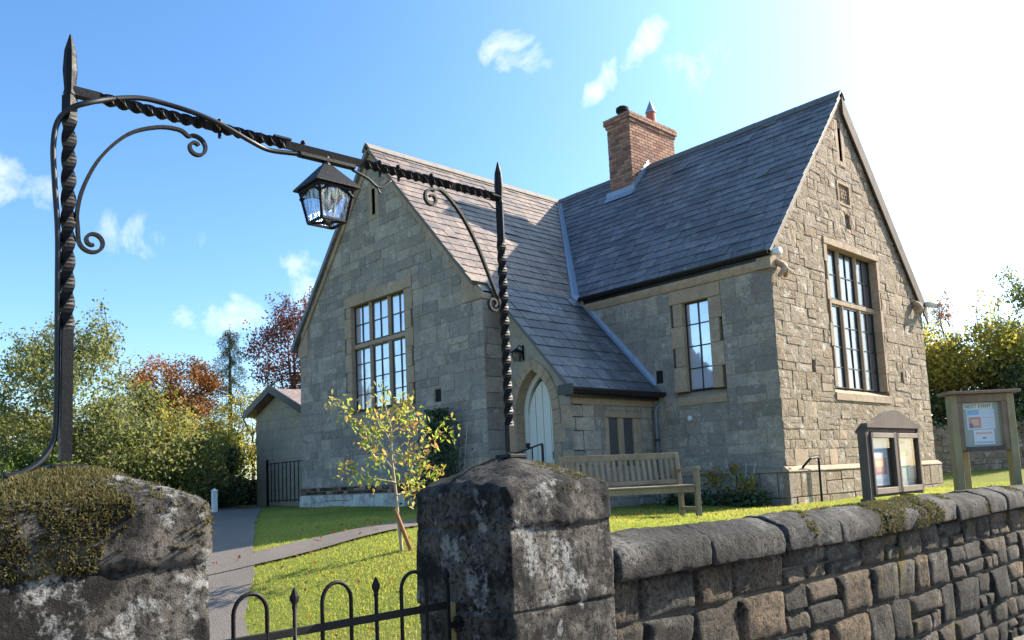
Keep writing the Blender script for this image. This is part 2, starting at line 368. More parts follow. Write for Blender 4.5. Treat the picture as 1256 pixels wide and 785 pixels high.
class Fr:      # a wall plane: u along it, n outwards, z up
    def __init__(s, O, u, n): s.O, s.u, s.n = Vector(O), Vector(u), Vector(n); s.z = Vector((0,0,1))
    def p(s, a, b, c): return s.O + s.u*a + s.n*b + s.z*c
    def box(s, mb, u0, u1, n0, n1, z0, z1, rnd=None):
        P = [s.p(*q) for q in [(u0,n0,z0),(u1,n0,z0),(u1,n1,z0),(u0,n1,z0),(u0,n0,z1),(u1,n0,z1),(u1,n1,z1),(u0,n1,z1)]]
        mb.add(P, [(3,2,1,0),(4,5,6,7),(0,1,5,4),(1,2,6,5),(2,3,7,6),(3,0,4,7)], rnd); return mb
    def prism(s, mb, poly, n0, n1, bev=0, rnd=None, rough=0):
        """convex polygon in (u,z), from depth n0 to n1, chamfered front"""
        k = len(poly); cx = sum(p[0] for p in poly)/k; cz = sum(p[1] for p in poly)/k
        V = [s.p(a, n0, c) for a, c in poly]
        F = []
        if bev:
            fr = inset(poly, bev)
            if fr is None or len(fr) != k: bev = 0
        if bev:
            V += [s.p(a, n1-bev, c) for a, c in poly]; V += [s.p(a, n1 + random.uniform(-rough, rough), c) for a, c in fr]
            L = 3
        else:
            V += [s.p(a, n1, c) for a, c in poly]; L = 2
        for l in range(L-1):
            for i in range(k): j = (i+1) % k; F.append((l*k+i, l*k+j, (l+1)*k+j, (l+1)*k+i))
        if rough:
            V.append(s.p(cx, n1 + random.uniform(0, rough*1.5), cz)); c0 = len(V)-1
            for i in range(k): F.append(((L-1)*k+i, (L-1)*k+(i+1) % k, c0))
        else: F.append(tuple((L-1)*k+i for i in range(k)))
        mb.add(V, F, rnd); return mb
def area2(poly):
    return .5*sum(poly[i][0]*poly[(i+1) % len(poly)][1] - poly[(i+1) % len(poly)][0]*poly[i][1] for i in range(len(poly)))
def clip(poly, a, b, c):     # keep a*x+b*y<=c
    out = []
    for i in range(len(poly)):
        p, q = poly[i], poly[(i+1) % len(poly)]; dp, dq = a*p[0]+b*p[1]-c, a*q[0]+b*q[1]-c
        if dp <= 0: out.append(p)
        if dp*dq < 0: t = dp/(dp-dq); out.append((p[0]+(q[0]-p[0])*t, p[1]+(q[1]-p[1])*t))
    return out
def clip_convex(poly, reg):
    if area2(reg) < 0: reg = reg[::-1]
    for i in range(len(reg)):
        (x0, y0), (x1, y1) = reg[i], reg[(i+1) % len(reg)]
        poly = clip(poly, (y1-y0), -(x1-x0), (y1-y0)*x0-(x1-x0)*y0)
        if len(poly) < 3: return []
    return clean(poly)
def clean(poly):
    out = []
    for p in poly:
        if not out or (p[0]-out[-1][0])**2+(p[1]-out[-1][1])**2 > 1e-6: out.append(p)
    if len(out) > 1 and (out[0][0]-out[-1][0])**2+(out[0][1]-out[-1][1])**2 <= 1e-6: out.pop()
    return out
def inset(poly, d):
    if area2(poly) < 0: poly = poly[::-1]
    k = len(poly); out = []
    for i in range(k):
        p0, p1, p2 = poly[i-1], poly[i], poly[(i+1) % k]
        e1 = Vector((p1[0]-p0[0], p1[1]-p0[1])); e2 = Vector((p2[0]-p1[0], p2[1]-p1[1]))
        if e1.length < 1e-5 or e2.length < 1e-5: return None
        e1.normalize(); e2.normalize(); n1 = Vector((-e1.y, e1.x)); n2 = Vector((-e2.y, e2.x)); b = n1+n2
        den = 1+n1.dot(n2)
        if den < .2: return None
        out.append((p1[0]+b.x*d/den, p1[1]+b.y*d/den))
    if area2(out) <= 1e-4: return None
    for i in range(k):
        if (out[(i+1) % k][0]-out[i][0])*(poly[(i+1) % k][0]-poly[i][0]) + (out[(i+1) % k][1]-out[i][1])*(poly[(i+1) % k][1]-poly[i][1]) <= 0: return None
    return out
def minus_rects(poly, rects):
    polys = [poly]
    for (a0, a1, b0, b1) in rects:
        nxt = []
        for p in polys:
            if min(q[0] for q in p) >= a1 or max(q[0] for q in p) <= a0 or min(q[1] for q in p) >= b1 or max(q[1] for q in p) <= b0: nxt.append(p); continue
            for piece in (clip(p, 1, 0, a0), clip(p, -1, 0, -a1)):
                if len(piece) > 2: nxt.append(piece)
            mid = clip(clip(p, -1, 0, -a0), 1, 0, a1)
            for piece in (clip(mid, 0, 1, b0), clip(mid, 0, -1, -b1)):
                if len(piece) > 2: nxt.append(piece)
        polys = nxt
    return [q for q in map(clean, polys) if len(q) > 2 and abs(area2(q)) > .0012]

# ------------------------------------------------------------------ terrain
CP = [(7.62,2.7,1.01),(7.62,9.2,1.09),(-3.15,0,1.19),(-.28,0,1.19),(3.5,.2,1.12),(5.1,.4,1.06),(7.45,.3,.985),(6.3,-3.8,1.09),(5.3,-5.7,.84),(7.4,-4.64,.957),
 (8.8,-6.25,.52),(11.3,-7.8,.06),(11.3,-9.2,.06),(11.2,-6.4,.45),(11.2,-5,.68),(11.2,-3,.85),(11.2,0,.97),(10,3,1.0),(10.5,8,1.08),
 (-5.8,-1.1,1.17),(-8.2,-.7,1.24),(-10,-5,1.15),(0,-8,.85),(4,-10,.5),(9,-9.3,.2),(9.5,13.5,1.34),(13,9,1.3),(-6.5,.8,1.2),(-30,0,1.6),(-20,-20,1.2),(0,30,1.8),(30,30,1.5),(-30,30,2),(5,-30,.3),(2,-3,1.15),(0,12,1.3)]
CA = np.array(CP); nC = len(CA)
KM = np.zeros((nC+1, nC+1)); KM[:nC,:nC] = np.sqrt(((CA[:,None,:2]-CA[None,:,:2])**2).sum(-1)+.36); KM[:nC,nC] = 1; KM[nC,:nC] = 1
KW = np.linalg.solve(KM, np.append(CA[:,2], 0))
def tzv(x, y):
    x = np.asarray(x, float); y = np.asarray(y, float); s = np.full(x.shape, KW[nC])
    for i in range(nC): s += KW[i]*np.sqrt((x-CA[i,0])**2+(y-CA[i,1])**2+.36)
    return s
def tz(x, y): return float(tzv(np.array([x]), np.array([y]))[0])

def axis_pts(segs):
    out = []
    for a, b, n in segs: out += list(np.linspace(a, b, n, endpoint=False))
    out.append(segs[-1][1]); return np.array(out)
gx = axis_pts([(-400,-60,8),(-60,-16,22),(-16,2,60),(2,11.42,63)])
gy = axis_pts([(-400,-60,8),(-60,-14,24),(-14,4,108),(4,20,54),(20,60,20),(60,400,8)])
GX, GY = np.meshgrid(gx, gy, indexing='ij'); GZ = tzv(np.clip(GX,-60,40), np.clip(GY,-50,60))
GZ += .012*np.sin(GX*3.1+GY*1.7)*np.sin(GY*2.3-GX)
nx, ny = GX.shape
idx = np.arange(nx*ny).reshape(nx, ny)
Q = np.stack([idx[:-1,:-1], idx[1:,:-1], idx[1:,1:], idx[:-1,1:]], -1).reshape(-1, 4)
# the strip under the road wall drops to the road
e0 = nx*ny; ev = np.stack([np.full(ny, 11.46), gy, np.full(ny, -.05)], 1)
V = np.concatenate([np.stack([GX, GY, GZ], -1).reshape(-1, 3), ev]); ei = e0+np.arange(ny)
Q = np.concatenate([Q, np.stack([idx[-1,:-1], ei[:-1], ei[1:], idx[-1,1:]], -1)])
structure(fast_mesh('lawn', V, Q, np.zeros(len(Q)), 'lawn', smooth=True))
mb = MB(); mb.add([(11.4,-400,0),(400,-400,0),(400,400,0),(11.4,400,0)], [(0,1,2,3)])
structure(mb.build('road', 'asphalt', recalc=False))

def smooth_line(P, n=14):
    out = []; P = [Vector(p) for p in P]
    for i in range(len(P)-1):
        p0, p1, p2, p3 = P[max(i-1,0)], P[i], P[i+1], P[min(i+2,len(P)-1)]
        for k in range(n):
            t = k/n; out.append(.5*((2*p1)+(p2-p0)*t+(2*p0-5*p1+4*p2-p3)*t*t+(3*p1-p0-3*p2+p3)*t**3))
    out.append(P[-1]); return out
PATHS = []
def ribbon(name, pts, w, lift):
    L = smooth_line([(*p, 0) for p in pts], 16); mb = MB(); V = []; k = 9
    for i, p in enumerate(L):
        d = (L[min(i+1,len(L)-1)]-L[max(i-1,0)]).normalized(); s = Vector((-d.y, d.x, 0))
        for j in range(k):
            q = p + s*(w*(j/(k-1)-.5)*(1 + .05*vn((i*.3, j, 0), 1)))
            V.append((q.x, q.y, tz(q.x, q.y)+lift+.012*math.sin(q.x*3.1+q.y*1.7)*math.sin(q.y*2.3-q.x)))
    F = [(i*k+j, i*k+j+1, (i+1)*k+j+1, (i+1)*k+j) for i in range(len(L)-1) for j in range(k-1)]
    mb.add(V, F); PATHS.append((np.array([(p.x, p.y) for p in L]), w/2)); o = mb.build(name, 'asphalt', recalc=False, smooth=True); return structure(o)
ribbon('path', [(11.42,-7.8),(9.5,-7.7),(7.75,-7.25),(6.3,-6.5),(5.06,-5.93),(1.7,-4.3),(-1.6,-2.65),(-6.6,-.15)], 1.5, .020)
ribbon('porch_path', [(5.5,-6.2),(5.85,-5.4),(5.9,-4.6),(5.88,-3.6),(5.4,-2),(4.6,-.4),(4.3,.35)], .80, .028)

# ------------------------------------------------------------------ the stone schoolhouse
HOUSE = thing('stone_schoolhouse', 'old stone schoolhouse with two steep slate gables, brick chimney and arched porch door', 'building', (4.0, 2.0, 1.0))
AX, AZR, SM = .10, 8.82, 1.11           # front wing: ridge x, ridge height, slope
BY, BZR, TM = 5.80, 8.82, 1.131         # cross wing: ridge y, ridge height, slope
FL = Fr((0,0,0), (1,0,0), (0,-1,0)); FS = Fr((0,2.663,0), (1,0,0), (0,-1,0)); FG = Fr((7.62,0,0), (0,1,0), (1,0,0))
FP = Fr((0,.45,0), (1,0,0), (0,-1,0)); FPS = Fr((5.08,0,0), (0,1,0), (1,0,0)); FRt = Fr((3.48,0,0), (0,1,0), (1,0,0))
def roof_l(x): return AZR-SM*abs(x-AX)
def roof_g(y): return BZR-TM*abs(y-BY)
STONES = []     # (parent, MB, score, material)
def emit_stone(parent, fr, poly, n1, bev, mat, rough=0, n0=-.01):
    mb = MB(); fr.prism(mb, poly, n0, n1, bev, None, rough)
    k = len(poly); c = fr.p(sum(p[0] for p in poly)/k, n1, sum(p[1] for p in poly)/k); d = CAM-c
    STONES.append((parent, mb, abs(area2(poly))*max(0, d.normalized().dot(fr.n))/d.length_squared, mat))
def courses(z0, z1, h0, h1):
    z = z0; out = []
    while z < z1-.02:
        h = random.uniform(h0, h1)
        if z+h > z1-h0*.6: h = z1-z
        out.append((z, z+h)); z += h
    return out
def lay(parent, fr, u0, u1, z0, z1, regions, holes, h, w, mats, proud=(.008,.02), bev=.006, joint=.006, rough=0, jit=.0, split=.22):
    for (a, b) in courses(z0, z1, *h):
        u = u0 - random.uniform(0, w[0])
        while u < u1:
            e = u+random.uniform(*w)*(1.25 if random.random() < .15 else 1)
            if u1-e < w[0]*.5: e = u1
            cells = [(u, e, a, b)]
            if b-a > h[1]*(.8 if split < .3 else .55) and random.random() < split: m = a+(b-a)*random.uniform(.4,.6); cells = [(u,e,a,m),(u,e,m,b)]
            for (p0, p1, q0, q1) in cells:
                quad = [(p0+joint+random.uniform(-jit,jit), q0+joint+random.uniform(-jit,jit)), (p1-joint+random.uniform(-jit,jit), q0+joint+random.uniform(-jit,jit)), (p1-joint+random.uniform(-jit,jit), q1-joint+random.uniform(-jit,jit)), (p0+joint+random.uniform(-jit,jit), q1-joint+random.uniform(-jit,jit))]
                quad = clip(clip(quad, -1, 0, -u0), 1, 0, u1)
                if len(quad) < 3: continue
                for reg in regions:
                    pc = clip_convex(quad, reg)
                    if len(pc) < 3: continue
                    for piece in minus_rects(pc, holes):
                        pi = inset(piece, .0008) or piece
                        if abs(area2(pi)) < .002: continue
                        emit_stone(parent, fr, pi, random.uniform(*proud), bev, random.choices([m for m, _ in mats], [x for _, x in mats])[0], rough)
            u = e
def core(name, fr, poly, holes, depth=.35, mat='mortar'):
    mb = MB(); 
    for piece in minus_rects(poly, holes): fr.prism(mb, piece, -depth, 0.0, 0, .4)
    return mb.build(name, mat, HOUSE)

# openings: (u0,u1,z0,z1) of the stone surround, lights etc.
WL = dict(fr=FL, o=(-1.12,1.40,3.02,5.74), i=(-.86,1.12,3.22,5.50), lights=3, transom=(4.56,4.68), rows=(4,2), mat='pane')
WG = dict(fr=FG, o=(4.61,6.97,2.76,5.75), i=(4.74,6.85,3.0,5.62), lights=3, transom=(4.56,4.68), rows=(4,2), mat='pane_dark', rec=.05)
WF = dict(fr=FS, o=(5.60,6.66,2.77,4.85), i=(5.86,6.40,3.02,4.61), lights=1, transom=None, rows=(4,), mat='pane')
slit_l = (.07,.19,7.32,7.9); slit_g = (5.64,5.76,7.42,8.1); date = (5.40,5.94,6.52,6.98); niche = (5.64,5.86,6.08,6.36)
w_left = core('gable_wall', FL, [(-3.15,.7),(3.48,.7),(3.48,roof_l(3.48)-.06),(AX,AZR-.08),(-3.15,roof_l(-3.15)-.06)], [WL['o'], slit_l, (2.0,2.2,3.13,3.37)])
w_front = core('side_wall', FS, [(3.4,.6),(7.60,.6),(7.60,5.08),(3.4,5.08)], [WF['o'], (5.19,5.35,3.23,3.47)])
w_gable = core('gable_wall', FG, [(2.68,.6),(9.03,.6),(9.03,roof_g(9.03)-.06),(BY,BZR-.08),(2.68,roof_g(2.68)-.06)], [WG['o'], slit_g, date, niche, (3.81,3.95,3.21,3.43), (7.58,7.72,3.21,3.43)], mat='gold_mortar')
w_porch_side = core('porch_wall', FPS, [(.47,.7),(2.66,.7),(2.66,3.0),(.47,3.0)], [(1.27,2.27,1.75,2.72)], .28)
mb = MB(); FRt.prism(mb, [(.03,.7),(2.7,.7),(2.7,5.0),(.03,5.0)], -.33, 0, 0, .4); w_ret = mb.build('return_wall', 'mortar', HOUSE)
# plain rear walls
mb = MB(); mb.box(-3.15,-2.8,.3,9.0,.7,4.95); mb.box(-3.14,7.4,8.7,9.03,.7,4.95); mb.build('rear_wall', 'mortar', HOUSE)

G_MIX = [('grey_stone', 1)]; R_MIX = [('gold_stone', .97), ('dress', .03)]
regL = [[(-3.15,.7),(3.48,.7),(3.48,5.0),(AX,roof_l(AX)-.30),(-3.15,5.0)]]
vents_l = [(1.98,2.22,3.11,3.39)]
lay(w_left, FL, -3.17, 3.50, 1.62, 8.6, regL, [WL['o'], (-.06,.32,7.2,8.05), (-3.2,-2.82,4.75,5.35), (2.9,3.6,4.85,5.7)]+vents_l, (.17,.33), (.26,.62), [('grey_stone', .97), ('dress', .03)], (.002,.016), .004, .003, jit=.006)
lay(w_ret, FRt, 0.0, .44, .9, 4.9, [[(0,.8),(.44,.8),(.44,4.9),(0,4.9)]], [], (.25,.4), (.44,.46), G_MIX, (.006,.012), .004, .003)
regS = [[(3.45,.8),(7.62,.8),(7.62,4.86),(3.45,4.86)]]
lay(w_front, FS, 3.5, 7.635, 1.6, 4.86, regS, [WF['o'], (5.17,5.37,3.21,3.49)], (.16,.30), (.25,.55), G_MIX, (.004,.012), .004, .003, jit=.005)
regG = [[(2.655,.8),(9.04,.8),(9.04,roof_g(9.04)-.12),(BY,BZR-.25),(2.655,roof_g(2.655)-.12)]]
lay(w_gable, FG, 2.652, 9.045, 1.62, 8.7, regG, [WG['o'], (5.58,5.82,7.30,8.2), date, niche, (2.6,2.80,4.86,5.3), (8.88,9.1,4.86,5.3)]+[(3.81,3.95,3.21,3.43), (7.58,7.72,3.21,3.43)], (.13,.31), (.14,.50), R_MIX, (.002,.012), .004, .0015, rough=.008, jit=.009, split=.45)
lay(w_porch_side, FPS, .46, 2.66, .9, 2.80, [[(.46,.8),(2.66,.8),(2.66,2.80),(.46,2.80)]], [(1.27,2.27,1.75,2.72)], (.22,.34), (.28,.5), G_MIX, (.006,.016), .006, .006)
# plinths
def plinth(parent, fr, u0, u1, zb, zt, zc, out, mats, w=(.3,.6)):
    lay(parent, fr, u0, u1, zb, zt, [[(u0,zb),(u1,zb),(u1,zt),(u0,zt)]], [], ((zt-zb)*.45,(zt-zb)*.6), w, mats, (out-.008,out+.006), .008, .005)
    u = u0
    while u < u1:
        e = min(u1, u+random.uniform(.5,.9)); e = u1 if u1-e < .25 else e
        P = [(-.01,zt+.003),(out+.012,zt+.003),(out+.012,zt+.02),(.012,zc),(-.01,zc)]; a, b = u+.004, e-.004
        V = [fr.p(a, n, z) for n, z in P]+[fr.p(b, n, z) for n, z in P]; k = 5
        mb = MB(); mb.add(V, [tuple(range(k)), tuple(range(2*k-1, k-1, -1))]+[(i, (i+1) % k, k+(i+1) % k, k+i) for i in range(k)])
        STONES.append((parent, mb, (e-u)*.05/max(1, (CAM-fr.p(u,0,zt)).length_squared), 'dress')); u = e
plinth(w_gable, FG, 2.57, 9.13, .75, 1.53, 1.62, .085, [('gold_stone', 1)])
plinth(w_front, FS, 5.0, 7.71, .75, 1.53, 1.60, .085, G_MIX)
lay(w_left, FL, -3.2, 3.53, 1.46, 1.62, [[(-3.2,1.4),(3.53,1.4),(3.53,1.62),(-3.2,1.62)]], [], (.07,.085), (.16,.3), [('road_stone', .7), ('brick', .3)], (.02,.035), .004, .006)
lay(w_left, FL, -3.22, 1.0, .85, 1.45, [[(-3.22,.8),(1.0,.8),(1.0,1.45),(-3.22,1.45)]], [], (.25,.35), (.3,.6), [('limewash', 1)], (.04,.06), .012, .004)
lay(w_left, FL, 1.0, 3.53, .85, 1.45, [[(1.0,.8),(3.53,.8),(3.53,1.45),(1.0,1.45)]], [], (.25,.35), (.3,.6), G_MIX, (.04,.06), .012, .005)

def frame_bar(fr, mb, u0, u1, n0, n1, z0, z1): return fr.box(mb, u0, u1, n0, n1, z0, z1)
def make_window(W, wall):
    fr = W['fr']; o, i = W['o'], W['i']
    root = thing('window', '', '', (0,0,0)); del root['label']; del root['category']; root.parent = HOUSE
    root.location = fr.p((i[0]+i[1])/2, -.1, i[2]) - HOUSE.location
    rec = W.get('rec', 0.0); D = -.26-rec; fi = Fr(fr.O-fr.n*rec, fr.u, fr.n)
    def block(u0, u1, z0, z1, n1=.02, name='surround_stone', bev=.005):
        mb = MB(); fr.prism(mb, [(u0+.003,z0+.003),(u1-.003,z0+.003),(u1-.003,z1-.003),(u0+.003,z1-.003)], D, n1, bev, None); mb.build(name, 'dress', root)
    # jamb blocks alternately long and short
    for side in (0, 1):
        z = i[2]; k = side
        while z < i[3]-.01:
            h = random.uniform(.32,.46); e = i[3] if i[3]-(z+h) < .22 else z+h
            lng = .0 if k % 2 else -.09
            if side == 0: block(o[0]-lng*0+(.06 if k % 2 else 0), i[0], z, e)
            else: block(i[1], o[1]-(.06 if k % 2 else 0), z, e)
            z = e; k += 1
    n = 3 if o[1]-o[0] > 1.5 else 1
    for k in range(n):
        a = o[0]+(o[1]-o[0])*k/n; b = o[0]+(o[1]-o[0])*(k+1)/n; block(a, b, i[3], o[3], .03)
    # sloping sill
    for k in range(n):
        a = o[0]+(o[1]-o[0])*k/n+.003; b = o[0]+(o[1]-o[0])*(k+1)/n-.003
        P = [(D,o[2]),(.03,o[2]),(.03,i[2]-.11),(-.17-rec,i[2]+.01),(D,i[2]+.01)]
        V = [fr.p(a, q, z) for q, z in P]+[fr.p(b, q, z) for q, z in P]; m = 5; mb = MB()
        mb.add(V, [tuple(range(m)), tuple(range(2*m-1, m-1, -1))]+[(j, (j+1) % m, m+(j+1) % m, m+j) for j in range(m)]); mb.build('sill', 'dress', root)
    L = W['lights']; mw = .11; tot = i[1]-i[0]; lw = (tot-mw*(L-1))/L
    def chamfer_bar(u0, u1, z0, z1, vert, name):
        mb = MB(); c = .035
        if vert: P = [(u0,-.22),(u1,-.22),(u1,-.10),(u1-c,-.045),(u0+c,-.045),(u0,-.10)]; V = [fi.p(a, q, z0) for a, q in P]+[fi.p(a, q, z1) for a, q in P]
        else: P = [(z0,-.22),(z1,-.22),(z1,-.10),(z1-c*.6,-.05),(z0+c*.6,-.05),(z0,-.10)]; V = [fi.p(u0, q, a) for a, q in P]+[fi.p(u1, q, a) for a, q in P]
        m = 6; mb.add(V, [tuple(range(m)), tuple(range(2*m-1, m-1, -1))]+[(j, (j+1) % m, m+(j+1) % m, m+j) for j in range(m)]); mb.build(name, 'dress', root)
    zs = [(i[2]+.01, W['transom'][0]), (W['transom'][1], i[3])] if W['transom'] else [(i[2]+.01, i[3])]
    if W['transom']: chamfer_bar(i[0], i[1], W['transom'][0], W['transom'][1], False, 'transom')
    for k in range(L):
        a = i[0]+k*(lw+mw); b = a+lw
        if k < L-1:
            for z0, z1 in zs: chamfer_bar(b, b+mw, z0, z1, True, 'mullion')
        for (z0, z1), rows in zip(zs, W['rows']):
            fm = MB(); t = .022
            frame_bar(fi, fm, a, a+t, -.125, -.085, z0, z1); frame_bar(fi, fm, b-t, b, -.125, -.085, z0, z1)
            frame_bar(fi, fm, a+t, b-t, -.124, -.086, z0, z0+t); frame_bar(fi, fm, a+t, b-t, -.124, -.086, z1-t, z1)
            c = (a+b)/2; frame_bar(fi, fm, c-.009, c+.009, -.122, -.088, z0+t, z1-t)
            for r in range(1, rows):
                z = z0+(z1-z0)*r/rows; frame_bar(fi, fm, a+t, c-.009, -.121, -.089, z-.009, z+.009); frame_bar(fi, fm, c+.009, b-t, -.121, -.089, z-.009, z+.009)
            fm.build('casement', 'gutter', root)
            for r in range(rows):
                q0 = z0+(z1-z0)*r/rows; q1 = z0+(z1-z0)*(r+1)/rows
                for (x0, x1) in ((a, c), (c, b)):
                    j = [random.uniform(-.0025,.0025) for _ in range(4)]; pm = MB()
                    V = [fi.p(x0+.004, -.108+j[0], q0+.004), fi.p(x1-.004, -.108+j[1], q0+.004), fi.p(x1-.004, -.108+j[2], q1-.004), fi.p(x0+.004, -.108+j[3], q1-.004)]
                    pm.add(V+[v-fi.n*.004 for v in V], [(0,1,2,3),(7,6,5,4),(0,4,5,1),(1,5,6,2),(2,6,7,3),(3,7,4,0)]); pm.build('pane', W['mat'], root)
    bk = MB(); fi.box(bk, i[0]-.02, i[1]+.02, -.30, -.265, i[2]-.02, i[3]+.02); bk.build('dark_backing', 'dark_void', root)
    return root
make_window(WL, w_left); make_window(WG, w_gable); make_window(WF, w_front)

# small openings
def small_vent(fr, r, name, mat, depth=-.1):
    mb = MB(); fr.box(mb, r[0]-.01, r[1]+.01, depth-.02, depth, r[2]-.01, r[3]+.01); mb.build(name, mat, HOUSE)
small_vent(FL, (2.0,2.2,3.13,3.37), 'vent', 'dark_void', -.03); small_vent(FS, (5.19,5.35,3.23,3.47), 'vent', 'dark_void', -.02)
for r in ((3.81,3.95,3.21,3.43), (7.58,7.72,3.21,3.43)): small_vent(FG, r, 'vent', 'red_clay', -.06)
small_vent(FL, slit_l, 'slit_vent', 'dark_void', -.2); small_vent(FG, slit_g, 'slit_vent', 'red_clay', -.12); small_vent(FG, niche, 'niche', 'dress', -.06)
for fr, r in ((FL, slit_l), (FG, slit_g)):
    for (a, b, c, d) in ((r[0]-.13, r[0], r[2]-.1, r[3]+.12), (r[1], r[1]+.13, r[2]-.1, r[3]+.12), (r[0]+.002, r[1]-.002, r[2]-.1, r[2])):
        mb = MB(); fr.prism(mb, [(a,c),(b,c),(b,d),(a,d)], -.2, .012, .004); mb.build('surround_stone', 'dress', HOUSE)
# carved date stone
ds = MB(); FG.box(ds, date[0], date[1], -.1, -.035, date[2], date[3])
for (a, b, c, d) in ((date[0],date[1],date[3]-.045,date[3]), (date[0],date[1],date[2],date[2]+.045), (date[0],date[0]+.045,date[2]+.045,date[3]-.045), (date[1]-.045,date[1],date[2]+.045,date[3]-.045)): FG.box(ds, a, b, -.034, .02, c, d)
ds = ds.build('date_stone', 'dress', HOUSE)
def text_mesh(name, s, size, fr, u, n, z, mat, parent, depth=.004, squeeze=1.0):
    cu = bpy.data.curves.new(name, 'FONT'); cu.body = s; cu.size = size; cu.extrude = depth; cu.align_x = 'CENTER'; cu.align_y = 'CENTER'; cu.resolution_u = 2
    o = bpy.data.objects.new(name+'_tmp', cu); COL.objects.link(o); dg = bpy.context.evaluated_depsgraph_get()
    me = o.evaluated_get(dg).to_mesh(); V = [fr.p(u+v.co.x*squeeze, n+v.co.z, z+v.co.y) for v in me.vertices]; F = [tuple(p.vertices) for p in me.polygons]
    o.evaluated_get(dg).to_mesh_clear(); bpy.data.objects.remove(o); bpy.data.curves.remove(cu)
    return build(name, V, F, [.5]*len(F), mat, parent)
text_mesh('carved_date', '1859', .27, FG, 5.67, -.022, 6.75, 'dress', ds, .016, .68)

# verge stones, kneelers and cornice
def verge(parent, fr, cx, apex, sl, u_end, side, wd=.19, off=.06, proud=.05):
    L = abs(u_end-cx); n = int(L/.55)
    for k in range(n):
        a = cx+side*L*k/n; b = cx+side*L*(k+1)/n; za, zb = apex-sl*abs(a-cx)-off, apex-sl*abs(b-cx)-off
        h = wd*math.sqrt(1+sl*sl); g = .004*side
        if k == 0: pol = [(a,za),(a,za-h),(b-g,zb-h),(b-g,zb)]
        else: pol = [(a+g,za),(a+g,za-h),(b-g,zb-h),(b-g,zb)]
        mb = MB(); fr.prism(mb, pol, -.05, proud+random.uniform(-.003,.003), .006); mb.build('verge_stone', 'dress', HOUSE)
for s, e in ((-1,-3.0),(1,3.30)): verge(w_left, FL, AX, AZR, SM, e, s, .16)
for s, e in ((-1,2.80),(1,8.8)): verge(w_gable, FG, BY, BZR, TM, e, s, .10, .05, .035)
for (fr, pol, n1) in ((FL, [(-3.2,4.7),(-2.75,4.7),(-2.75,5.35),(-3.2,4.95)], .03), (FL, [(2.95,4.85),(3.52,4.85),(3.52,4.93),(2.95,5.5)], .035),
                      (FG, [(2.58,4.86),(2.80,4.86),(2.80,5.18),(2.58,5.05)], .05), (FG, [(8.88,4.86),(9.12,4.86),(9.12,5.0),(8.88,5.16)], .05)):
    mb = MB(); fr.prism(mb, pol, -.2, n1, .01); mb.build('kneeler', 'dress', HOUSE)
# carved scroll ends under the kneelers of the sunlit gable
for y in (2.86, 8.62):
    mb = MB()
    mb.tube([(7.66,y-.10,4.98),(7.74,y-.03,4.92),(7.78,y+.03,4.83),(7.72,y+.09,4.74)], [.05,.055,.05,.035], 8); mb.tube([(7.66,y+.10,5.0),(7.75,y+.04,4.92),(7.77,y-.04,4.82),(7.70,y-.10,4.72)], [.04,.05,.045,.03], 8)
    mb.build('carved_scroll', 'dress', HOUSE, smooth=True)
u = 3.45
while u < 7.6:
    e = min(7.66, u+random.uniform(.7,1.1)); e = 7.66 if 7.66-e < .3 else e
    P = [(-.01,4.87),(.03,4.87),(.07,4.95),(.07,5.06),(-.01,5.06)]; V = [FS.p(u+.003, n, z) for n, z in P]+[FS.p(e-.003, n, z) for n, z in P]
    mb = MB(); mb.add(V, [(0,1,2,3,4),(9,8,7,6,5)]+[(i,(i+1) % 5,5+(i+1) % 5,5+i) for i in range(5)]); mb.build('cornice_stone', 'dress', HOUSE); u = e
for (a, b) in ((.46,1.2),(1.2,1.95),(1.95,2.655)):
    mb = MB(); FPS.prism(mb, [(a+.003,2.81),(b-.003,2.81),(b-.003,2.98),(a+.003,2.98)], -.1, .03, .008); mb.build('cornice_stone', 'dress', HOUSE)

# porch front with its pointed doorway
DC, DW, DS = 4.20, .44, 2.75; CC = .402; RR = .842
def arch(u, w=0.0):
    r = RR+w; x = abs(u-DC)+CC
    return DS+math.sqrt(max(0, r*r-x*x))
top = lambda u: roof_l(u)-.12
mb = MB(); us = np.linspace(3.50, 5.08, 34)
for a, b in zip(us[:-1], us[1:]):
    m = (a+b)/2
    if abs(m-DC) < DW+.02: zl0 = arch(a)+.02 if abs(a-DC) < DW else DS; zl1 = arch(b)+.02 if abs(b-DC) < DW else DS
    else: zl0 = zl1 = .8
    FP.prism(mb, [(a,zl0),(b,zl1),(b,top(b)),(a,top(a))], -.28, 0, 0, .4)
wp = mb.build('porch_wall', 'mortar', HOUSE)
ring_w = .19
pts_in, pts_out = [], []
def arch_ring(w, n):
    r = RR+w; a0 = 0.0; a1 = math.acos(CC/r); return [(DC+(CC-r*math.cos(t)), DS+r*math.sin(t)) for t in np.linspace(a0, a1, n)]
N = 7
Lin, Lout = arch_ring(0, N), arch_ring(ring_w, N)
for side in (0, 1):
    for k in range(N-1):
        q = [Lin[k], Lin[k+1], Lout[k+1], Lout[k]]
        if side: q = [(2*DC-a, z) for a, z in q]
        ii = inset(q, .003) or q
        mb = MB(); FP.prism(mb, ii, -.24, .022, .005); mb.build('voussoir', 'dress', wp)
    z = 1.0; k = 0
    while z < DS-.02:
        e = z+random.uniform(.3,.42); e = DS if DS-e < .2 else e
        a, b = DC-DW-(.30 if k % 2 else .19), DC-DW
        if side: a, b = 2*DC-b, 2*DC-a
        a, b = max(a, 3.50), min(b, 5.06)
        mb = MB(); FP.prism(mb, [(a+.003,z+.003),(b-.003,z+.003),(b-.003,e-.003),(a+.003,e-.003)], -.24, .02, .005); mb.build('jamb_stone', 'dress', wp); z = e; k += 1
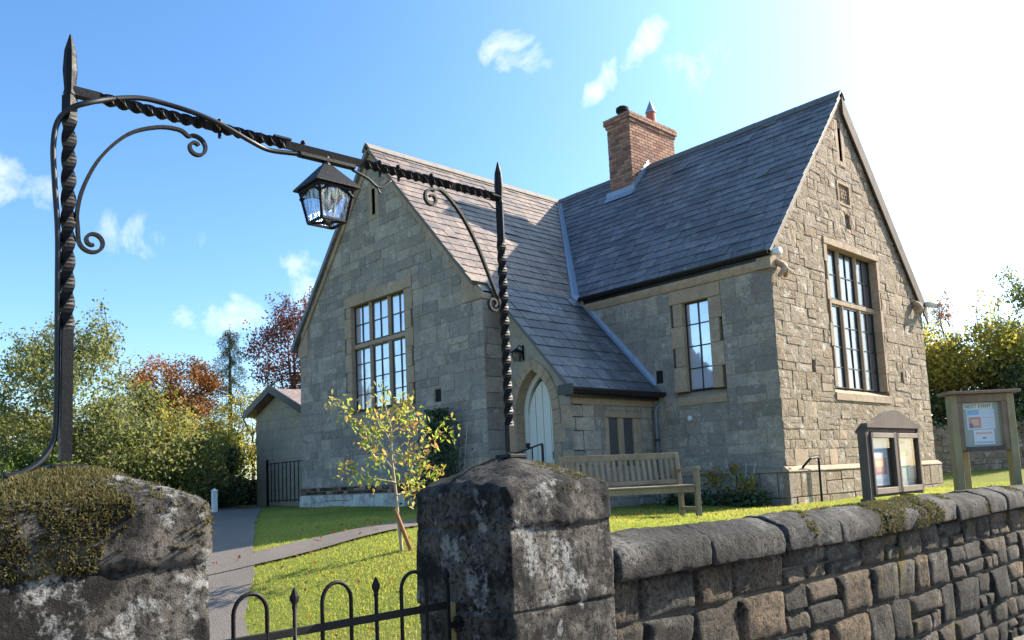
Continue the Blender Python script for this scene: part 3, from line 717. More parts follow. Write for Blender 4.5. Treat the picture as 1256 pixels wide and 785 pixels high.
lay(wp, FP, 3.50, 5.09, 3.0, 5.2, [[(3.5,3.62),(4.62,3.62),(4.62,top(4.62)-.1),(3.5,top(3.5)-.12)]], [], (.2,.28), (.25,.45), [('dress',.6),('grey_stone',.4)], (.006,.012), .004, .004)
lay(wp, FP, 4.83, 5.09, 1.0, 3.1, [[(4.85,.9),(5.09,.9),(5.09,3.05),(4.85,3.05)]], [], (.28,.4), (.3,.35), [('dress',.5),('grey_stone',.5)], (.006,.012), .004, .004)
for k in range(4):
    a = 3.6+(5.12-3.6)*k/4; b = 3.6+(5.12-3.6)*(k+1)/4
    mb = MB(); FP.prism(mb, [(a+.003,top(a)+.06),(a+.003,top(a)-.12),(b-.003,top(b)-.12),(b-.003,top(b)+.06)], -.02, .05, .006); mb.build('verge_stone', 'dress', HOUSE)
door = thing('door', '', '', (0,0,0)); del door['label']; del door['category']; door.parent = HOUSE; door.location = Vector((DC,.7,1.15))-HOUSE.location
for k in range(4):
    a = DC-.36+.72*k/4+.006; b = DC-.36+.72*(k+1)/4-.006; us = np.linspace(a, b, 5)
    f = lambda x: DS-.06+math.sqrt(max(0,(RR-.10)**2-(abs(x-DC)+CC)**2))
    mb = MB(); FP.prism(mb, [(a,1.13),(b,1.13)]+[(x, f(x)) for x in us[::-1]], -.27, -.225, .004); mb.build('plank', 'pale_door', door)
fm = MB(); li = arch_ring(-.09, 9); lo = arch_ring(.0, 9)
for side in (0, 1):
    for k in range(8):
        q = [li[k], li[k+1], lo[k+1], lo[k]]; q = [(2*DC-a, z) for a, z in q] if side else q
        FP.prism(fm, q, -.26, -.19, 0, .5)
    a, b = (DC-DW, DC-DW+.09) if not side else (DC+DW-.09, DC+DW)
    FP.prism(fm, [(a,1.13),(b,1.13),(b,DS),(a,DS)], -.26, -.19, 0, .5)
fm.build('door_frame', 'pale_door', door)
mb = MB(); FP.box(mb, DC-DW-.02, DC+DW+.02, -.30, -.275, 1.0, 3.55); mb.build('dark_backing', 'dark_void', door)
mb = MB(); mb.tube([(DC+.26,.66,2.05),(DC+.26,.62,2.05),(DC+.26,.62,1.93),(DC+.26,.66,1.93)], .012, 6); mb.build('door_handle', 'iron', door)
mb = MB(); mb.box(3.7,4.7,.02,.75,.9,1.13); mb.build('door_step', 'coping', HOUSE, bevel=.015)
# porch side window: two narrow dark lights between stone mullions
for (a, b) in ((1.27,1.38),(1.64,1.78),(2.06,2.27)):
    mb = MB(); FPS.prism(mb, [(a,1.75),(b,1.75),(b,2.60),(a,2.60)], -.2, .015, .02); mb.build('mullion', 'dress', HOUSE)
mb = MB(); FPS.prism(mb, [(1.27,2.603),(2.27,2.603),(2.27,2.72),(1.27,2.72)], -.2, .018, .008); mb.build('lintel', 'dress', HOUSE)
for (a, b) in ((1.38,1.64),(1.78,2.06)):
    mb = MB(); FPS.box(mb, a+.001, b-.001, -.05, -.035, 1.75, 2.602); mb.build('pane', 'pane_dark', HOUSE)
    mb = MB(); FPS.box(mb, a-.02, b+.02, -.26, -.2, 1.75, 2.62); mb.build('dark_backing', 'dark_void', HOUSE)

# ---- roofs
def slab(name, pts, nrm, th, mat, parent):
    nrm = Vector(nrm).normalized(); k = len(pts); V = [Vector(p) for p in pts]; V += [v-nrm*th for v in V]
    mb = MB(); mb.add(V, [tuple(range(k)), tuple(range(2*k-1, k-1, -1))]+[(i, (i+1) % k, k+(i+1) % k, k+i) for i in range(k)], .3); return mb.build(name, mat, parent)
RX0, RXE, VX = AX, 3.55, AX+(BZR-5.165)/SM
Vf = -.13
nL = Vector((SM,0,1)).normalized(); nG = Vector((0,-TM,1)).normalized()
zx = lambda x: AZR-SM*(x-AX); zy = lambda y: BZR-TM*(BY-y)
YE = 2.565
roofL = slab('roof_slope', [(AX,Vf,AZR),(AX,BY,AZR),(VX,YE,zx(VX)),(VX,Vf,zx(VX))], nL, .07, 'ridge', HOUSE)
roofP = slab('roof_slope', [(VX+.004,.22,zx(VX+.004)),(VX+.004,2.655,zx(VX+.004)),(5.27,2.655,zx(5.27)),(5.27,.22,zx(5.27))], nL, .06, 'ridge', HOUSE)
mb = MB(); mb.box(VX-.3, RXE, Vf+.01, .25, zx(RXE)-.06, zx(RXE)-.055)
roofW = slab('roof_slope', [(AX,Vf,AZR),(-3.42,Vf,AZR-SM*3.52),(-3.42,9.1,AZR-SM*3.52),(AX,9.1,AZR)], (-SM,0,1), .09, 'slate_sky_blue', HOUSE)
XR = 7.685
roofG = slab('roof_slope', [(AX,BY,BZR),(XR,BY,BZR),(XR,YE,zy(YE)),(VX,YE,zy(YE))], nG, .07, 'ridge', HOUSE)
roofB = slab('roof_slope', [(AX,BY,BZR),(AX,9.2,BZR-TM*3.4),(XR,9.2,BZR-TM*3.4),(XR,BY,BZR)], (0,TM,1), .09, 'slate_sky_blue', HOUSE)
SLATES = []
def slates(parent, O, a, d, n, region, expo, wid, mat):
    O, a, d, n = Vector(O), Vector(a).normalized(), Vector(d).normalized(), Vector(n)
    s0, s1 = min(p[0] for p in region), max(p[0] for p in region); t0, t1 = min(p[1] for p in region), max(p[1] for p in region)
    t = t1; row = 0
    while t > t0+.02:
        e = random.uniform(*expo)*(1-.22*(t1-t)/max(.1,(t1-t0))); u = s0-random.uniform(0,.3)
        while u < s1:
            w = random.uniform(*wid); j = random.uniform(-.012,.012) if t < t1-.01 else 0
            q = [(u+.005,t-e-.015),(u+w-.005,t-e-.015),(u+w-.005,t+j),(u+.005,t+j+random.uniform(-.006,.006))]
            if t >= t1-.01: q = [(x, min(y, t1)) for x, y in q]
            pc = clip_convex(q, region); u += w
            if len(pc) < 3 or abs(area2(pc)) < .003: continue
            lift = random.uniform(0,.004)+(.012 if random.random() < .02 else 0); tilt = random.uniform(-.004,.004)
            V = []
            for (x, y) in pc:
                h = .003+.013*(y-(t-e))/e+lift+tilt*(x-u)/w; V.append(O+a*x+d*y+n*h)
            k = len(V); V += [v-n*.008 for v in V]
            mb = MB(); mb.add(V, [tuple(range(k)), tuple(range(2*k-1,k-1,-1))]+[(i,(i+1) % k,k+(i+1) % k,k+i) for i in range(k)])
            c = V[0]; D = CAM-c; SLATES.append((parent, mb, abs(area2(pc))*abs(D.normalized().dot(n))/D.length_squared, mat))
        t -= e; row += 1
kL = math.sqrt(1+SM*SM); kG = math.sqrt(1+TM*TM)
dL = Vector((1,0,-SM)).normalized(); dG = Vector((0,-1,-TM)).normalized()
slates(roofL, (AX,0,AZR), (0,1,0), dL, nL, [(Vf-.03,0),(BY,0),(YE,(VX-AX)*kL),(Vf-.03,(VX-AX)*kL)], (.24,.27), (.26,.42), 'slate_sun_warm')
slates(roofP, (AX,0,AZR), (0,1,0), dL, nL, [(.19,(VX-AX)*kL),(2.655,(VX-AX)*kL),(2.655,(5.30-AX)*kL),(.19,(5.30-AX)*kL)], (.27,.30), (.28,.46), 'slate_sky_blue')
slates(roofG, (0,BY,BZR), (1,0,0), dG, nG, [(AX,0),(XR+.03,0),(XR+.03,(BY-YE+.04)*kG),(VX,(BY-YE+.04)*kG)], (.23,.26), (.26,.44), 'slate_sky_blue')
# dark strip standing in for the shaded soffit along the sunlit gable's far verge
for k in range(6):
    a = BY+.02+(9.18-BY)*k/6; b = BY+.02+(9.18-BY)*(k+1)/6
    mb = MB(); za, zb_ = BZR-TM*(a-BY), BZR-TM*(b-BY); h = .27*math.sqrt(1+TM*TM)
    FG.prism(mb, [(a,za-.02),(a,za-h),(b,zb_-h),(b,zb_-.02)], .05, .078, .003); mb.build('barge_or_shade_strip', 'dark_wood', HOUSE)
# ridge tiles
def ridge_tile(a, b, mat):
    a, b = Vector(a), Vector(b); d = (b-a).normalized(); s = d.cross(Vector((0,0,1))).normalized(); mb = MB(); V = []
    for p in (a+d*.004, b-d*.004):
        for (q, h) in ((-.15,-.13),(-.07,-.02),(0,.035),(.07,-.02),(.15,-.13),(.14,-.15),(0,.01),(-.14,-.15)): V.append(p+s*q+Vector((0,0,h+.02)))
    k = 8; mb.add(V, [tuple(range(k)), tuple(range(2*k-1,k-1,-1))]+[(i,(i+1) % k,k+(i+1) % k,k+i) for i in range(k)]); mb.build('ridge_tile', mat, HOUSE)
y = Vf-.03
while y < BY-.1: ridge_tile((AX,y,AZR+random.uniform(-.006,.006)), (AX,min(y+.46,BY),AZR), 'ridge_warm'); y += .46
x = XR+.03
while x > AX: ridge_tile((x,BY,BZR+random.uniform(-.006,.006)), (max(x-.46,AX-.1),BY,BZR), 'ridge'); x -= .46
# lead valley
def strip3(name, P0, P1, w0, w1, n0, n1, mat, lift=.03):
    pass
mb = MB(); vt, vb = Vector((AX+.05,BY-.05,zx(AX+.05))), Vector((VX+.02,YE-.02,zx(VX+.02))); K = 14; V = []
gutdir = (vb-vt).normalized(); sl_ = Vector((0,-1,0)); sl_ = (sl_-gutdir*sl_.dot(gutdir)); sl_ = (sl_-nL*sl_.dot(nL)).normalized(); sg_ = Vector((1,0,0)); sg_ = (sg_-gutdir*sg_.dot(gutdir)); sg_ = (sg_-nG*sg_.dot(nG)).normalized()
for i in range(K+1):
    p = vt+(vb-vt)*(i/K)*1.015; wv = .075+.03*i/K; b = .004*vn((i*.9,0,0),1)
    V += [p+sl_*wv+nL*(.038+b), p+(nL+nG)*.012, p+sg_*wv+nG*(.038-b), p+sg_*wv+nG*.0, p-(nL+nG)*.02, p+sl_*wv+nL*.0]
F = []
for i in range(K):
    for j in range(6): F.append((i*6+j, i*6+(j+1) % 6, (i+1)*6+(j+1) % 6, (i+1)*6+j))
F += [(0,1,2,3,4,5), tuple(K*6+j for j in (5,4,3,2,1,0))]
mb.add(V, F); mb.build('lead_valley', 'lead', HOUSE)
mb = MB(); p = vb; mb.add([p+sl_*.13+nL*.045, p+sg_*.10+nG*.045, p+dL*.14+sg_*.05+nL*.05, p+dL*.13+sl_*.09+nL*.045, p+sl_*.13+nL*.03, p+sg_*.10+nG*.03, p+dL*.14+sg_*.05+nL*.03, p+dL*.13+sl_*.09+nL*.03], [(0,1,2,3),(7,6,5,4),(0,4,5,1),(1,5,6,2),(2,6,7,3),(3,7,4,0)]); mb.build('lead_apron', 'lead', HOUSE)
# flashing where the porch roof meets the side wall
K = 7
for k in range(K):
    x0 = VX+.12+(5.2-VX-.12)*k/K; x1 = VX+.12+(5.2-VX-.12)*(k+1)/K-.01
    mb = MB(); V = [Vector((x0,2.655,zx(x0)+.14)),Vector((x0,2.64,zx(x0)+.035)),Vector((x0,2.53,zx(x0)+.05)),Vector((x0,2.53,zx(x0)+.04)),Vector((x0,2.66,zx(x0)))]
    V += [Vector((x1, v.y, v.z-SM*(x1-x0))) for v in V]; m = 5
    mb.add(V, [tuple(range(m)), tuple(range(2*m-1,m-1,-1))]+[(i,(i+1) % m,m+(i+1) % m,m+i) for i in range(m)]); mb.build('flashing', 'lead', HOUSE)
# gutters and fascia
def gutter(name, a, b, out, r=.062):
    a, b, out = Vector(a), Vector(b), Vector(out); V = []; n = 9; mb = MB()
    for p in (a, b):
        for k in range(n): t = PI*k/(n-1); V.append(p+out*(-math.cos(t)*r)+Vector((0,0,-math.sin(t)*r)))
        for k in range(n): t = PI*(n-1-k)/(n-1); V.append(p+out*(-math.cos(t)*(r-.008))+Vector((0,0,-math.sin(t)*(r-.008))))
    m = 2*n; mb.add(V, [(i,(i+1) % m,m+(i+1) % m,m+i) for i in range(m)]+[tuple(range(m)), tuple(range(2*m-1,m-1,-1))]); return mb.build(name, 'gutter', HOUSE)
zg = zy(YE)-.02
gutter('gutter', (VX+.15,YE-.035,zg), (XR+.0,YE-.035,zg), (0,-1,0), .066)
mb = MB(); mb.box(VX+.2, XR-.03, 2.593, 2.612, zg-.13, zg+.03); mb.build('fascia', 'gutter', HOUSE)
zp = zx(5.27)-.03
gutter('gutter', (5.325,.16,zp), (5.325,2.74,zp), (1,0,0), .082)
mb = MB(); mb.box(5.13,5.235,.24,2.65,zp-.13,zp+.03); mb.build('fascia', 'gutter', HOUSE)
MB().box(5.09,5.41,.135,.158,zp-.12,zp+.05).build('gutter_end', 'gutter', HOUSE); MB().box(5.25,5.41,2.745,2.80,zp-.1,zp+.02).build('gutter_end', 'gutter', HOUSE)
mb = MB(); mb.tube([(5.32,2.70,zp-.06),(5.30,2.69,zp-.15),(5.20,2.62,zp-.24),(5.18,2.60,zp-.3),(5.18,2.60,1.0)], .034, 10)
mb.build('downpipe', 'pipe', HOUSE, smooth=True)
for z in (2.2, 1.5):
    mb = MB(); mb.tube([(5.18,2.60,z-.025),(5.18,2.60,z+.025)], .043, 10); mb.build('pipe_bracket', 'gutter', HOUSE)
mb = MB(); mb.tube([(5.88,2.66,2.545),(5.88,2.63,2.545)], .045, 12); mb.build('white_boss', 'white_paint', HOUSE)

# ---- chimney
CX0, CX1, CY0, CY1 = 2.38, 3.05, 5.14, 6.90
chim = thing('chimney', '', '', (0,0,0)); del chim['label']; del chim['category']; chim.parent = HOUSE; chim.location = Vector((2.7,6.0,8.2))-HOUSE.location
mb = MB(); mb.box(CX0+.012,CX1-.012,CY0+.012,CY1-.012,7.5,9.96,.5); mb.build('mortar_core', 'mortar', chim)
bk = MB(); z = 7.6; row = 0
def brick_ring(x0, x1, y0, y1, z0, z1, off):
    for (fr, a0, a1) in ((Fr((0,y0,0),(1,0,0),(0,-1,0)), x0, x1), (Fr((x1,0,0),(0,1,0),(1,0,0)), y0, y1), (Fr((0,y1,0),(-1,0,0),(0,1,0)), -x1, -x0), (Fr((x0,0,0),(0,-1,0),(-1,0,0)), -y1, -y0)):
        u = a0-off
        while u < a1:
            e = u+.225; p0, p1 = max(u+.005, a0+.001), min(e-.005, a1-.001)
            if p1-p0 > .03: fr.prism(bk, [(p0,z0+.005),(p1,z0+.005),(p1,z1-.005),(p0,z1-.005)], -.03, random.uniform(-.002,.004), .003, random.random())
            u = e
while z < 9.72: brick_ring(CX0, CX1, CY0, CY1, z, z+.075, .112*(row % 2)); z += .075; row += 1
for k, o in enumerate((.03,.06,.06)): brick_ring(CX0-o, CX1+o, CY0-o, CY1+o, z, z+.075, .112*(k % 2)); z += .075
stuff(bk.build('brickwork', 'brick', chim))
mb = MB(); mb.box(CX0-.02,CX1+.02,CY0-.02,CY1+.02,9.77,z-.004); V = [(CX0-.03,CY0-.03,z-.003),(CX1+.03,CY0-.03,z-.003),(CX1+.03,CY1+.03,z-.003),(CX0-.03,CY1+.03,z-.003),(CX0+.15,CY0+.15,z+.07),(CX1-.15,CY0+.15,z+.07),(CX1-.15,CY1-.15,z+.07),(CX0+.15,CY1-.15,z+.07)]
mb.add(V, [(4,5,6,7),(0,1,5,4),(1,2,6,5),(2,3,7,6),(3,0,4,7),(3,2,1,0)]); mb.build('flaunching', 'mortar', chim)
zt = z+.05
mb = MB(); mb.tube([(2.66,5.42,zt-.03),(2.66,5.42,zt+.16),(2.66,5.42,zt+.16),(2.66,5.42,zt+.24),(2.66,5.42,zt+.28)], [.12,.12,.155,.155,.10], 16); mb.build('chimney_pot', 'dark_void', chim)
mb = MB(); mb.tube([(2.80,6.35,zt-.03),(2.80,6.35,zt+.34)], [.13,.115], 14); cp = mb.build('chimney_pot', 'red_clay', chim)
mb = MB(); mb.tube([(2.80,6.35,zt+.342),(2.80,6.35,zt+.36),(2.80,6.35,zt+.66)], [.135,.135,.008], 14); mb.build('cowl', 'metal_grey', cp)
# lead at the chimney foot
zf = zy(CY0)
mb = MB(); mb.add([(CX0-.12,CY0-.012,zf+.16),(CX1+.04,CY0-.012,zf+.16),(CX1+.04,CY0-.02,zf+.05),(CX1+.04,CY0-.14,zf-.10),(CX0-.12,CY0-.14,zf-.10),(CX0-.12,CY0-.02,zf+.05),(CX0-.12,CY0+.1,zf+.06),(CX1+.04,CY0+.1,zf+.06)], [(0,1,2,5),(5,2,3,4),(0,5,4,6),(1,7,3,2),(6,4,3,7),(0,6,7,1)]); mb.build('lead_apron', 'lead', chim)
for k in range(6):
    y0 = CY0+.11*k; mb = MB(); z0 = zy(y0); FC = Fr((CX1,0,0),(0,1,0),(1,0,0))
    if y0 > BY-.1: break
    FC.prism(mb, [(y0,z0+.02),(y0+.105,z0+.14),(y0+.105,z0+.29),(y0,z0+.22)], -.01, .012, 0); mb.build('flashing', 'lead', chim)

# ---- emit stones and slates: the 300 that show largest are single pieces
def emit(L, name, rest_name, rest_parent, limit=300):
    L.sort(key=lambda t: -t[2])
    for parent, mb, sc, mat in L[:limit]: mb.build(name, mat, parent)
    rest = {}
    for parent, mb, sc, mat in L[limit:]: rest.setdefault(mat, MB()).merge(mb)
    if not rest: return
    mats = list(rest); allmb = MB(); counts = []
    for m in mats: allmb.merge(rest[m]); counts.append(len(rest[m].f))
    o = allmb.build(rest_name, mats[0], rest_parent)
    for m in mats[1:]: o.data.materials.append(MAT[m])
    mi = np.repeat(np.arange(len(mats), dtype=np.int32), counts); o.data.polygons.foreach_set('material_index', mi)
    stuff(o)
emit(STONES, 'stone', 'stonework', HOUSE); emit(SLATES, 'slate', 'slating', HOUSE)

# ------------------------------------------------------------------ gate pillars, road wall
def rough_block(x0, x1, y0, y1, z0, z1, res, rnd_r, amp, seed, top=None, freq=6):
    """box as one subdivided, rounded and weathered surface; top(u,v) raises the upper face"""
    c = np.array([(x0+x1)/2, (y0+y1)/2, (z0+z1)/2]); h = np.array([(x1-x0)/2, (y1-y0)/2, (z1-z0)/2])
    bm = bmesh.new(); V = {}; F = []
    n = [max(2, int(round(2*hh/res))) for hh in h]
    vid = {}; verts = []
    def vert(i, j, k):
        if (i, j, k) in vid: return vid[(i, j, k)]
        verts.append([-h[0]+2*h[0]*i/n[0], -h[1]+2*h[1]*j/n[1], -h[2]+2*h[2]*k/n[2]]); vid[(i, j, k)] = len(verts)-1; return len(verts)-1
    for i in range(n[0]):
        for j in range(n[1]):
            F.append((vert(i,j,n[2]), vert(i+1,j,n[2]), vert(i+1,j+1,n[2]), vert(i,j+1,n[2]))); F.append((vert(i,j,0), vert(i,j+1,0), vert(i+1,j+1,0), vert(i+1,j,0)))
    for i in range(n[0]):
        for k in range(n[2]):
            F.append((vert(i,0,k), vert(i+1,0,k), vert(i+1,0,k+1), vert(i,0,k+1))); F.append((vert(i,n[1],k), vert(i,n[1],k+1), vert(i+1,n[1],k+1), vert(i+1,n[1],k)))
    for j in range(n[1]):
        for k in range(n[2]):
            F.append((vert(0,j,k), vert(0,j,k+1), vert(0,j+1,k+1), vert(0,j+1,k))); F.append((vert(n[0],j,k), vert(n[0],j+1,k), vert(n[0],j+1,k+1), vert(n[0],j,k+1)))
    out = []
    for p in verts:
        p = np.array(p); q = np.clip(p, -(h-rnd_r), h-rnd_r); d = p-q; L = np.linalg.norm(d)
        nn = d/L if L > 1e-9 else np.zeros(3)
        w = q + nn*min(L, rnd_r) if L > 1e-9 else p
        P = w+c; pv = Vector(P+seed)
        a = mnoise.fractal(pv*freq, 1.0, 2.0, 5)*amp + mnoise.noise(pv*2.2)*amp*1.2 - max(0, mnoise.noise(pv*freq*3.5)-.35)*amp*1.3
        if L < 1e-9: nn = np.zeros(3)
        P = P+nn*a
        if top is not None and p[2] > 0:
            t = (w[2]+h[2])/(2*h[2]); P[2] += top(w[0]/h[0], w[1]/h[1])*max(0, (t-.5)*2)**.7 if p[2] > h[2]-1e-6 else top(w[0]/h[0], w[1]/h[1])*max(0,(t-.5)*2)**2*0
        out.append(tuple(P))
    return out, F
def pillar(label, cy, seed):
    cx = 11.48; hw = .305
    root = thing('gate_pillar', label, 'pillar', (cx, cy, 0), 'stone gate pillars')
    zs = [.0, .40, .74, 1.085, 1.405]
    for i in range(4):
        V, F = rough_block(cx-hw, cx+hw, cy-hw, cy+hw, zs[i]+.001, zs[i+1]-.001, .016 if i > 1 else .035, .011, .008, seed+i*3.7, freq=7)
        build('block', V, F, [random.random()*.6+.2]*len(F), 'pillar', root, True)
    mbj = MB(); mbj.box(cx-hw+.008, cx+hw-.008, cy-hw+.008, cy+hw-.008, .02, 1.44, .3); mbj.build('mortar_core', 'pillar', root)
    top = lambda u, v: .128*(1-(.75*max(abs(u), abs(v))**1.25+.25*min(1,math.hypot(u, v)/1.2)**1.5))
    V, F = rough_block(cx-hw-.008, cx+hw+.008, cy-hw-.008, cy+hw+.008, 1.407, 1.575, .0125, .034, .015, seed+20, top, 7)
    cap = build('capstone', V, F, [.4]*len(F), 'pillar', root, True)
    return root, cap
LP, LPcap = pillar('large mossy stone gate pillar in the near corner, its cap thick with moss', -8.69, 3.1)
RP, RPcap = pillar('lichen spotted stone gate pillar at the end of the road wall', -6.915, 11.3)

def moss_on(obj, parent, name, mask, count, size, seed=0):
    """small tufts on a mesh wherever mask(point, normal) > 0"""
    me = obj.data; off = root_loc(obj.parent)+obj.location
    me.calc_loop_triangles(); T = np.array([t.vertices[:] for t in me.loop_triangles]); co = np.array([v.co[:] for v in me.vertices])+np.array(off)
    A, B, Cc = co[T[:,0]], co[T[:,1]], co[T[:,2]]; nn = np.cross(B-A, Cc-A); ar = np.linalg.norm(nn, axis=1); nn = nn/np.maximum(ar, 1e-9)[:,None]
    pick = rng.choice(len(T), count, p=ar/ar.sum()); r1, r2 = np.sqrt(rng.random(count)), rng.random(count)
    P = A[pick]*(1-r1)[:,None]+B[pick]*(r1*(1-r2))[:,None]+Cc[pick]*(r1*r2)[:,None]; N_ = nn[pick]
    keep = np.array([mask(p, q) > rng.random() for p, q in zip(P, N_)]); P, N_ = P[keep], N_[keep]; k = len(P)
    if not k: return
    return tufts(name, P, N_, size, 'moss', parent, 3)
def tufts(name, P, N_, size, mat, parent, blades=3, wf=.45, rnd=None):
    P = np.repeat(P, blades, 0); N_ = np.repeat(N_, blades, 0); k = len(P)
    d = N_+rng.normal(0, .55, (k,3)); d /= np.linalg.norm(d, axis=1)[:,None]
    s = np.cross(d, rng.normal(0, 1, (k,3))); s /= np.linalg.norm(s, axis=1)[:,None]; L = rng.uniform(size[0], size[1], k)[:,None]
    V = np.stack([P-s*L*wf*.5-N_*.002, P+s*L*wf*.5-N_*.002, P+d*L], 1).reshape(-1, 3)
    return stuff(fast_mesh(name, V, np.arange(3*k).reshape(-1,3), rng.random(k) if rnd is None else rnd, mat, parent, n=3))
def mask_left(p, n):
    v = Vector(p); f = mnoise.fractal(v*5.0, 1, 2, 4)
    if n[2] > .15: return .9 if f+(-8.62-p[1])*1.3+.12 > 0 else .05
    return .85 if (f*.6+(-8.72-p[1])*1.8+(p[2]-1.50)*2.0 > -.02) else .0
moss_on(LPcap, LP, 'moss_growth', mask_left, 42000, (.006,.017))
def mask_right(p, n):
    f = mnoise.fractal(Vector(p)*7, 1, 2, 4)
    return .7 if n[2] > .2 and f + (p[1]+6.8)*1.6 > .12 else 0
moss_on(RPcap, RP, 'moss_growth', mask_right, 14000, (.006,.014), 1)

WALL = thing('road_wall', 'dark weathered rubble stone road wall with rounded coping running off to the right', 'wall', (11.55, -3.0, 0))
WF_ = Fr((11.70,0,0), (0,1,0), (1,0,0)); W0, W1 = -6.60, 9.0
mb = MB(); mb.box(11.40,11.685,W0-.01,W1,-.05,1.13,.4); mb.build('mortar_core', 'joint', WALL)
WST = []
def rubble(y0, y1, z0, z1):
    """one rough stone: a gridded, pillowed face"""
    w, h = y1-y0, z1-z0; c = ((y0+y1)/2, (z0+z1)/2)
    dist = (CAM-Vector((11.7, c[0], c[1]))).length
    n = 7 if dist < 5.5 else (5 if dist < 8 else 3); m = 6 if dist < 5.5 else (4 if dist < 8 else 3)
    V, F = [], []; cj = [(random.uniform(-.009,.009), random.uniform(-.008,.008)) for _ in range(4)]
    pr = random.uniform(.005,.024); sd = random.uniform(0, 90); tl = random.uniform(-.02,.02); tv = random.uniform(-.02,.02)
    ew, eh = min(.12, .013/w), min(.12, .013/h); gp = lambda i, n, e: 0 if i == 0 else (1 if i == n else e+(1-2*e)*(i-1)/(n-2))
    n += 2; m += 2
    for j in range(m+1):
        for i in range(n+1):
            a, b = gp(i, n, ew), gp(j, m, eh); dy = (1-a)*(1-b)*cj[0][0]+a*(1-b)*cj[1][0]+a*b*cj[2][0]+(1-a)*b*cj[3][0]; dz = (1-a)*(1-b)*cj[0][1]+a*(1-b)*cj[1][1]+a*b*cj[2][1]+(1-a)*b*cj[3][1]
            ea, eb = 2*a-1, 2*b-1
            # pull the outline into a rounded, uneven quad
            rr = 1-.055*(abs(ea)*abs(eb))**3
            y = c[0]+ea*w/2*rr+dy; z = c[1]+eb*h/2*rr+dz
            edge = 0 if i in (0,n) or j in (0,m) else (.72 if i in (1,n-1) or j in (1,m-1) else 1)
            q = Vector((sd, y, z)); f = mnoise.fractal(q*9, 1, 2, 4)
            x = -.008+ (pr+.008)*(edge**.5) + (f*.017+tl*.7*ea+tv*.7*eb)*edge
            if i in (0,n) or j in (0,m): x = -.02; 
            V.append(WF_.p(y, x, z))
    for j in range(m):
        for i in range(n): q = j*(n+1)+i; F.append((q, q+1, q+n+2, q+n+1))
    mb = MB(); mb.add(V, F); WST.append((WALL, mb, w*h*max(.02, (CAM.x-11.7)/dist)/dist**2, 'road_stone'))
y_end = 4.5
z = -.03; rows = []
while z < 1.12:
    h = random.choice([.17,.24,.30,.33,.21,.27]); h = 1.125-z if 1.125-(z+h) < .15 else h
    rows.append((z, z+h)); z += h
for (a, b) in rows:
    y = W0+.02
    while y < y_end:
        w = random.uniform(.2,.5)*(.8+(b-a)*1.2); e = min(y+w, y_end)
        if b-a > .2 and random.random() < .3:
            m = a+(b-a)*random.uniform(.38,.62)
            if random.random() < .5: mm = y+(e-y)*random.uniform(.4,.6); rubble(y+.004, mm-.004, a+.004, m-.003); rubble(mm+.004, e-.004, a+.004, m-.003)
            else: rubble(y+.004, e-.004, a+.004, m-.003)
            rubble(y+.004, e-.004, m+.003, b-.004)
        else: rubble(y+.004, e-.004, a+.004, b-.004)
        y = e
emit_ = sorted(WST, key=lambda t: -t[2])
for parent, mb, sc, mat in emit_[:300]: mb.build('stone', mat, parent, smooth=True)
rest = MB()
for t in emit_[300:]: rest.merge(t[1])
if rest.v: stuff(rest.build('stonework', 'road_stone', WALL, smooth=True))
# rounded coping stones
prof = [(11.782,1.130),(11.790,1.138),(11.794,1.20),(11.788,1.248),(11.765,1.276),(11.70,1.302),(11.62,1.328),(11.53,1.326),(11.44,1.305),(11.37,1.26),(11.335,1.19),(11.335,1.135)]
# denser profile
pp = []
for i in range(len(prof)):
    a, b = prof[i], prof[(i+1) % len(prof)]; k = max(1, int(math.hypot(b[0]-a[0], b[1]-a[1])/.03))
    for j in range(k): pp.append((a[0]+(b[0]-a[0])*j/k, a[1]+(b[1]-a[1])*j/k))
COPS = []
y = W0+.01; first = True
while y < W1:
    L = random.choice([.52,.66,.8,.74,.6]); e = min(y+L, W1); dist = abs(y-CAM.y)
    n = max(5, int((e-y)/(.025 if dist < 6 else .06))); V = []; sd = random.uniform(0, 60); dx, dz, rot = random.uniform(-.008,.008), random.uniform(-.008,.010), random.uniform(-.012,.012)
    k = len(pp); slant = random.uniform(-.02,.02)
    for i in range(n+1):
        t = i/n; en = min(t, 1-t)*(e-y); shr = 1-.025*math.exp(-en/.007)
        for (px_, pz_) in pp:
            X = 11.56+(px_-11.56)*shr; Z = 1.21+(pz_-1.21)*shr; Y = y+.004+(e-y-.008)*t+slant*(px_-11.56)
            nn = Vector((px_-11.56, 0, pz_-1.2)).normalized(); q = Vector((X+sd, Y, Z)); f = mnoise.fractal(q*12, 1, 2, 6)*.011+mnoise.noise(q*2.5)*.009
            V.append((X+nn.x*f+dx, Y+mnoise.noise(q*6)*.006, Z+nn.z*f*(1 if pz_ > 1.15 else 0)+dz+rot*(t-.5)))
    F = [(i*k+j, i*k+(j+1) % k, (i+1)*k+(j+1) % k, (i+1)*k+j) for i in range(n) for j in range(k)]+[tuple(range(k)), tuple(n*k+j for j in range(k-1,-1,-1))]
    mb = MB(); mb.add(V, F); COPS.append(mb.build('coping_stone', 'coping', WALL, smooth=True)); y = e
def mask_cop(p, n):
    f = mnoise.fractal(Vector(p)*3.2, 1, 2, 4); c = -abs(p[1]+3.4)*.62+.72
    return .9 if (f*1.1+c-.25 > 0 and n[2] > -.3) else (.5 if f > .42 and n[2] > .3 and p[1] > -5 else 0)
P_, N2_ = [], []
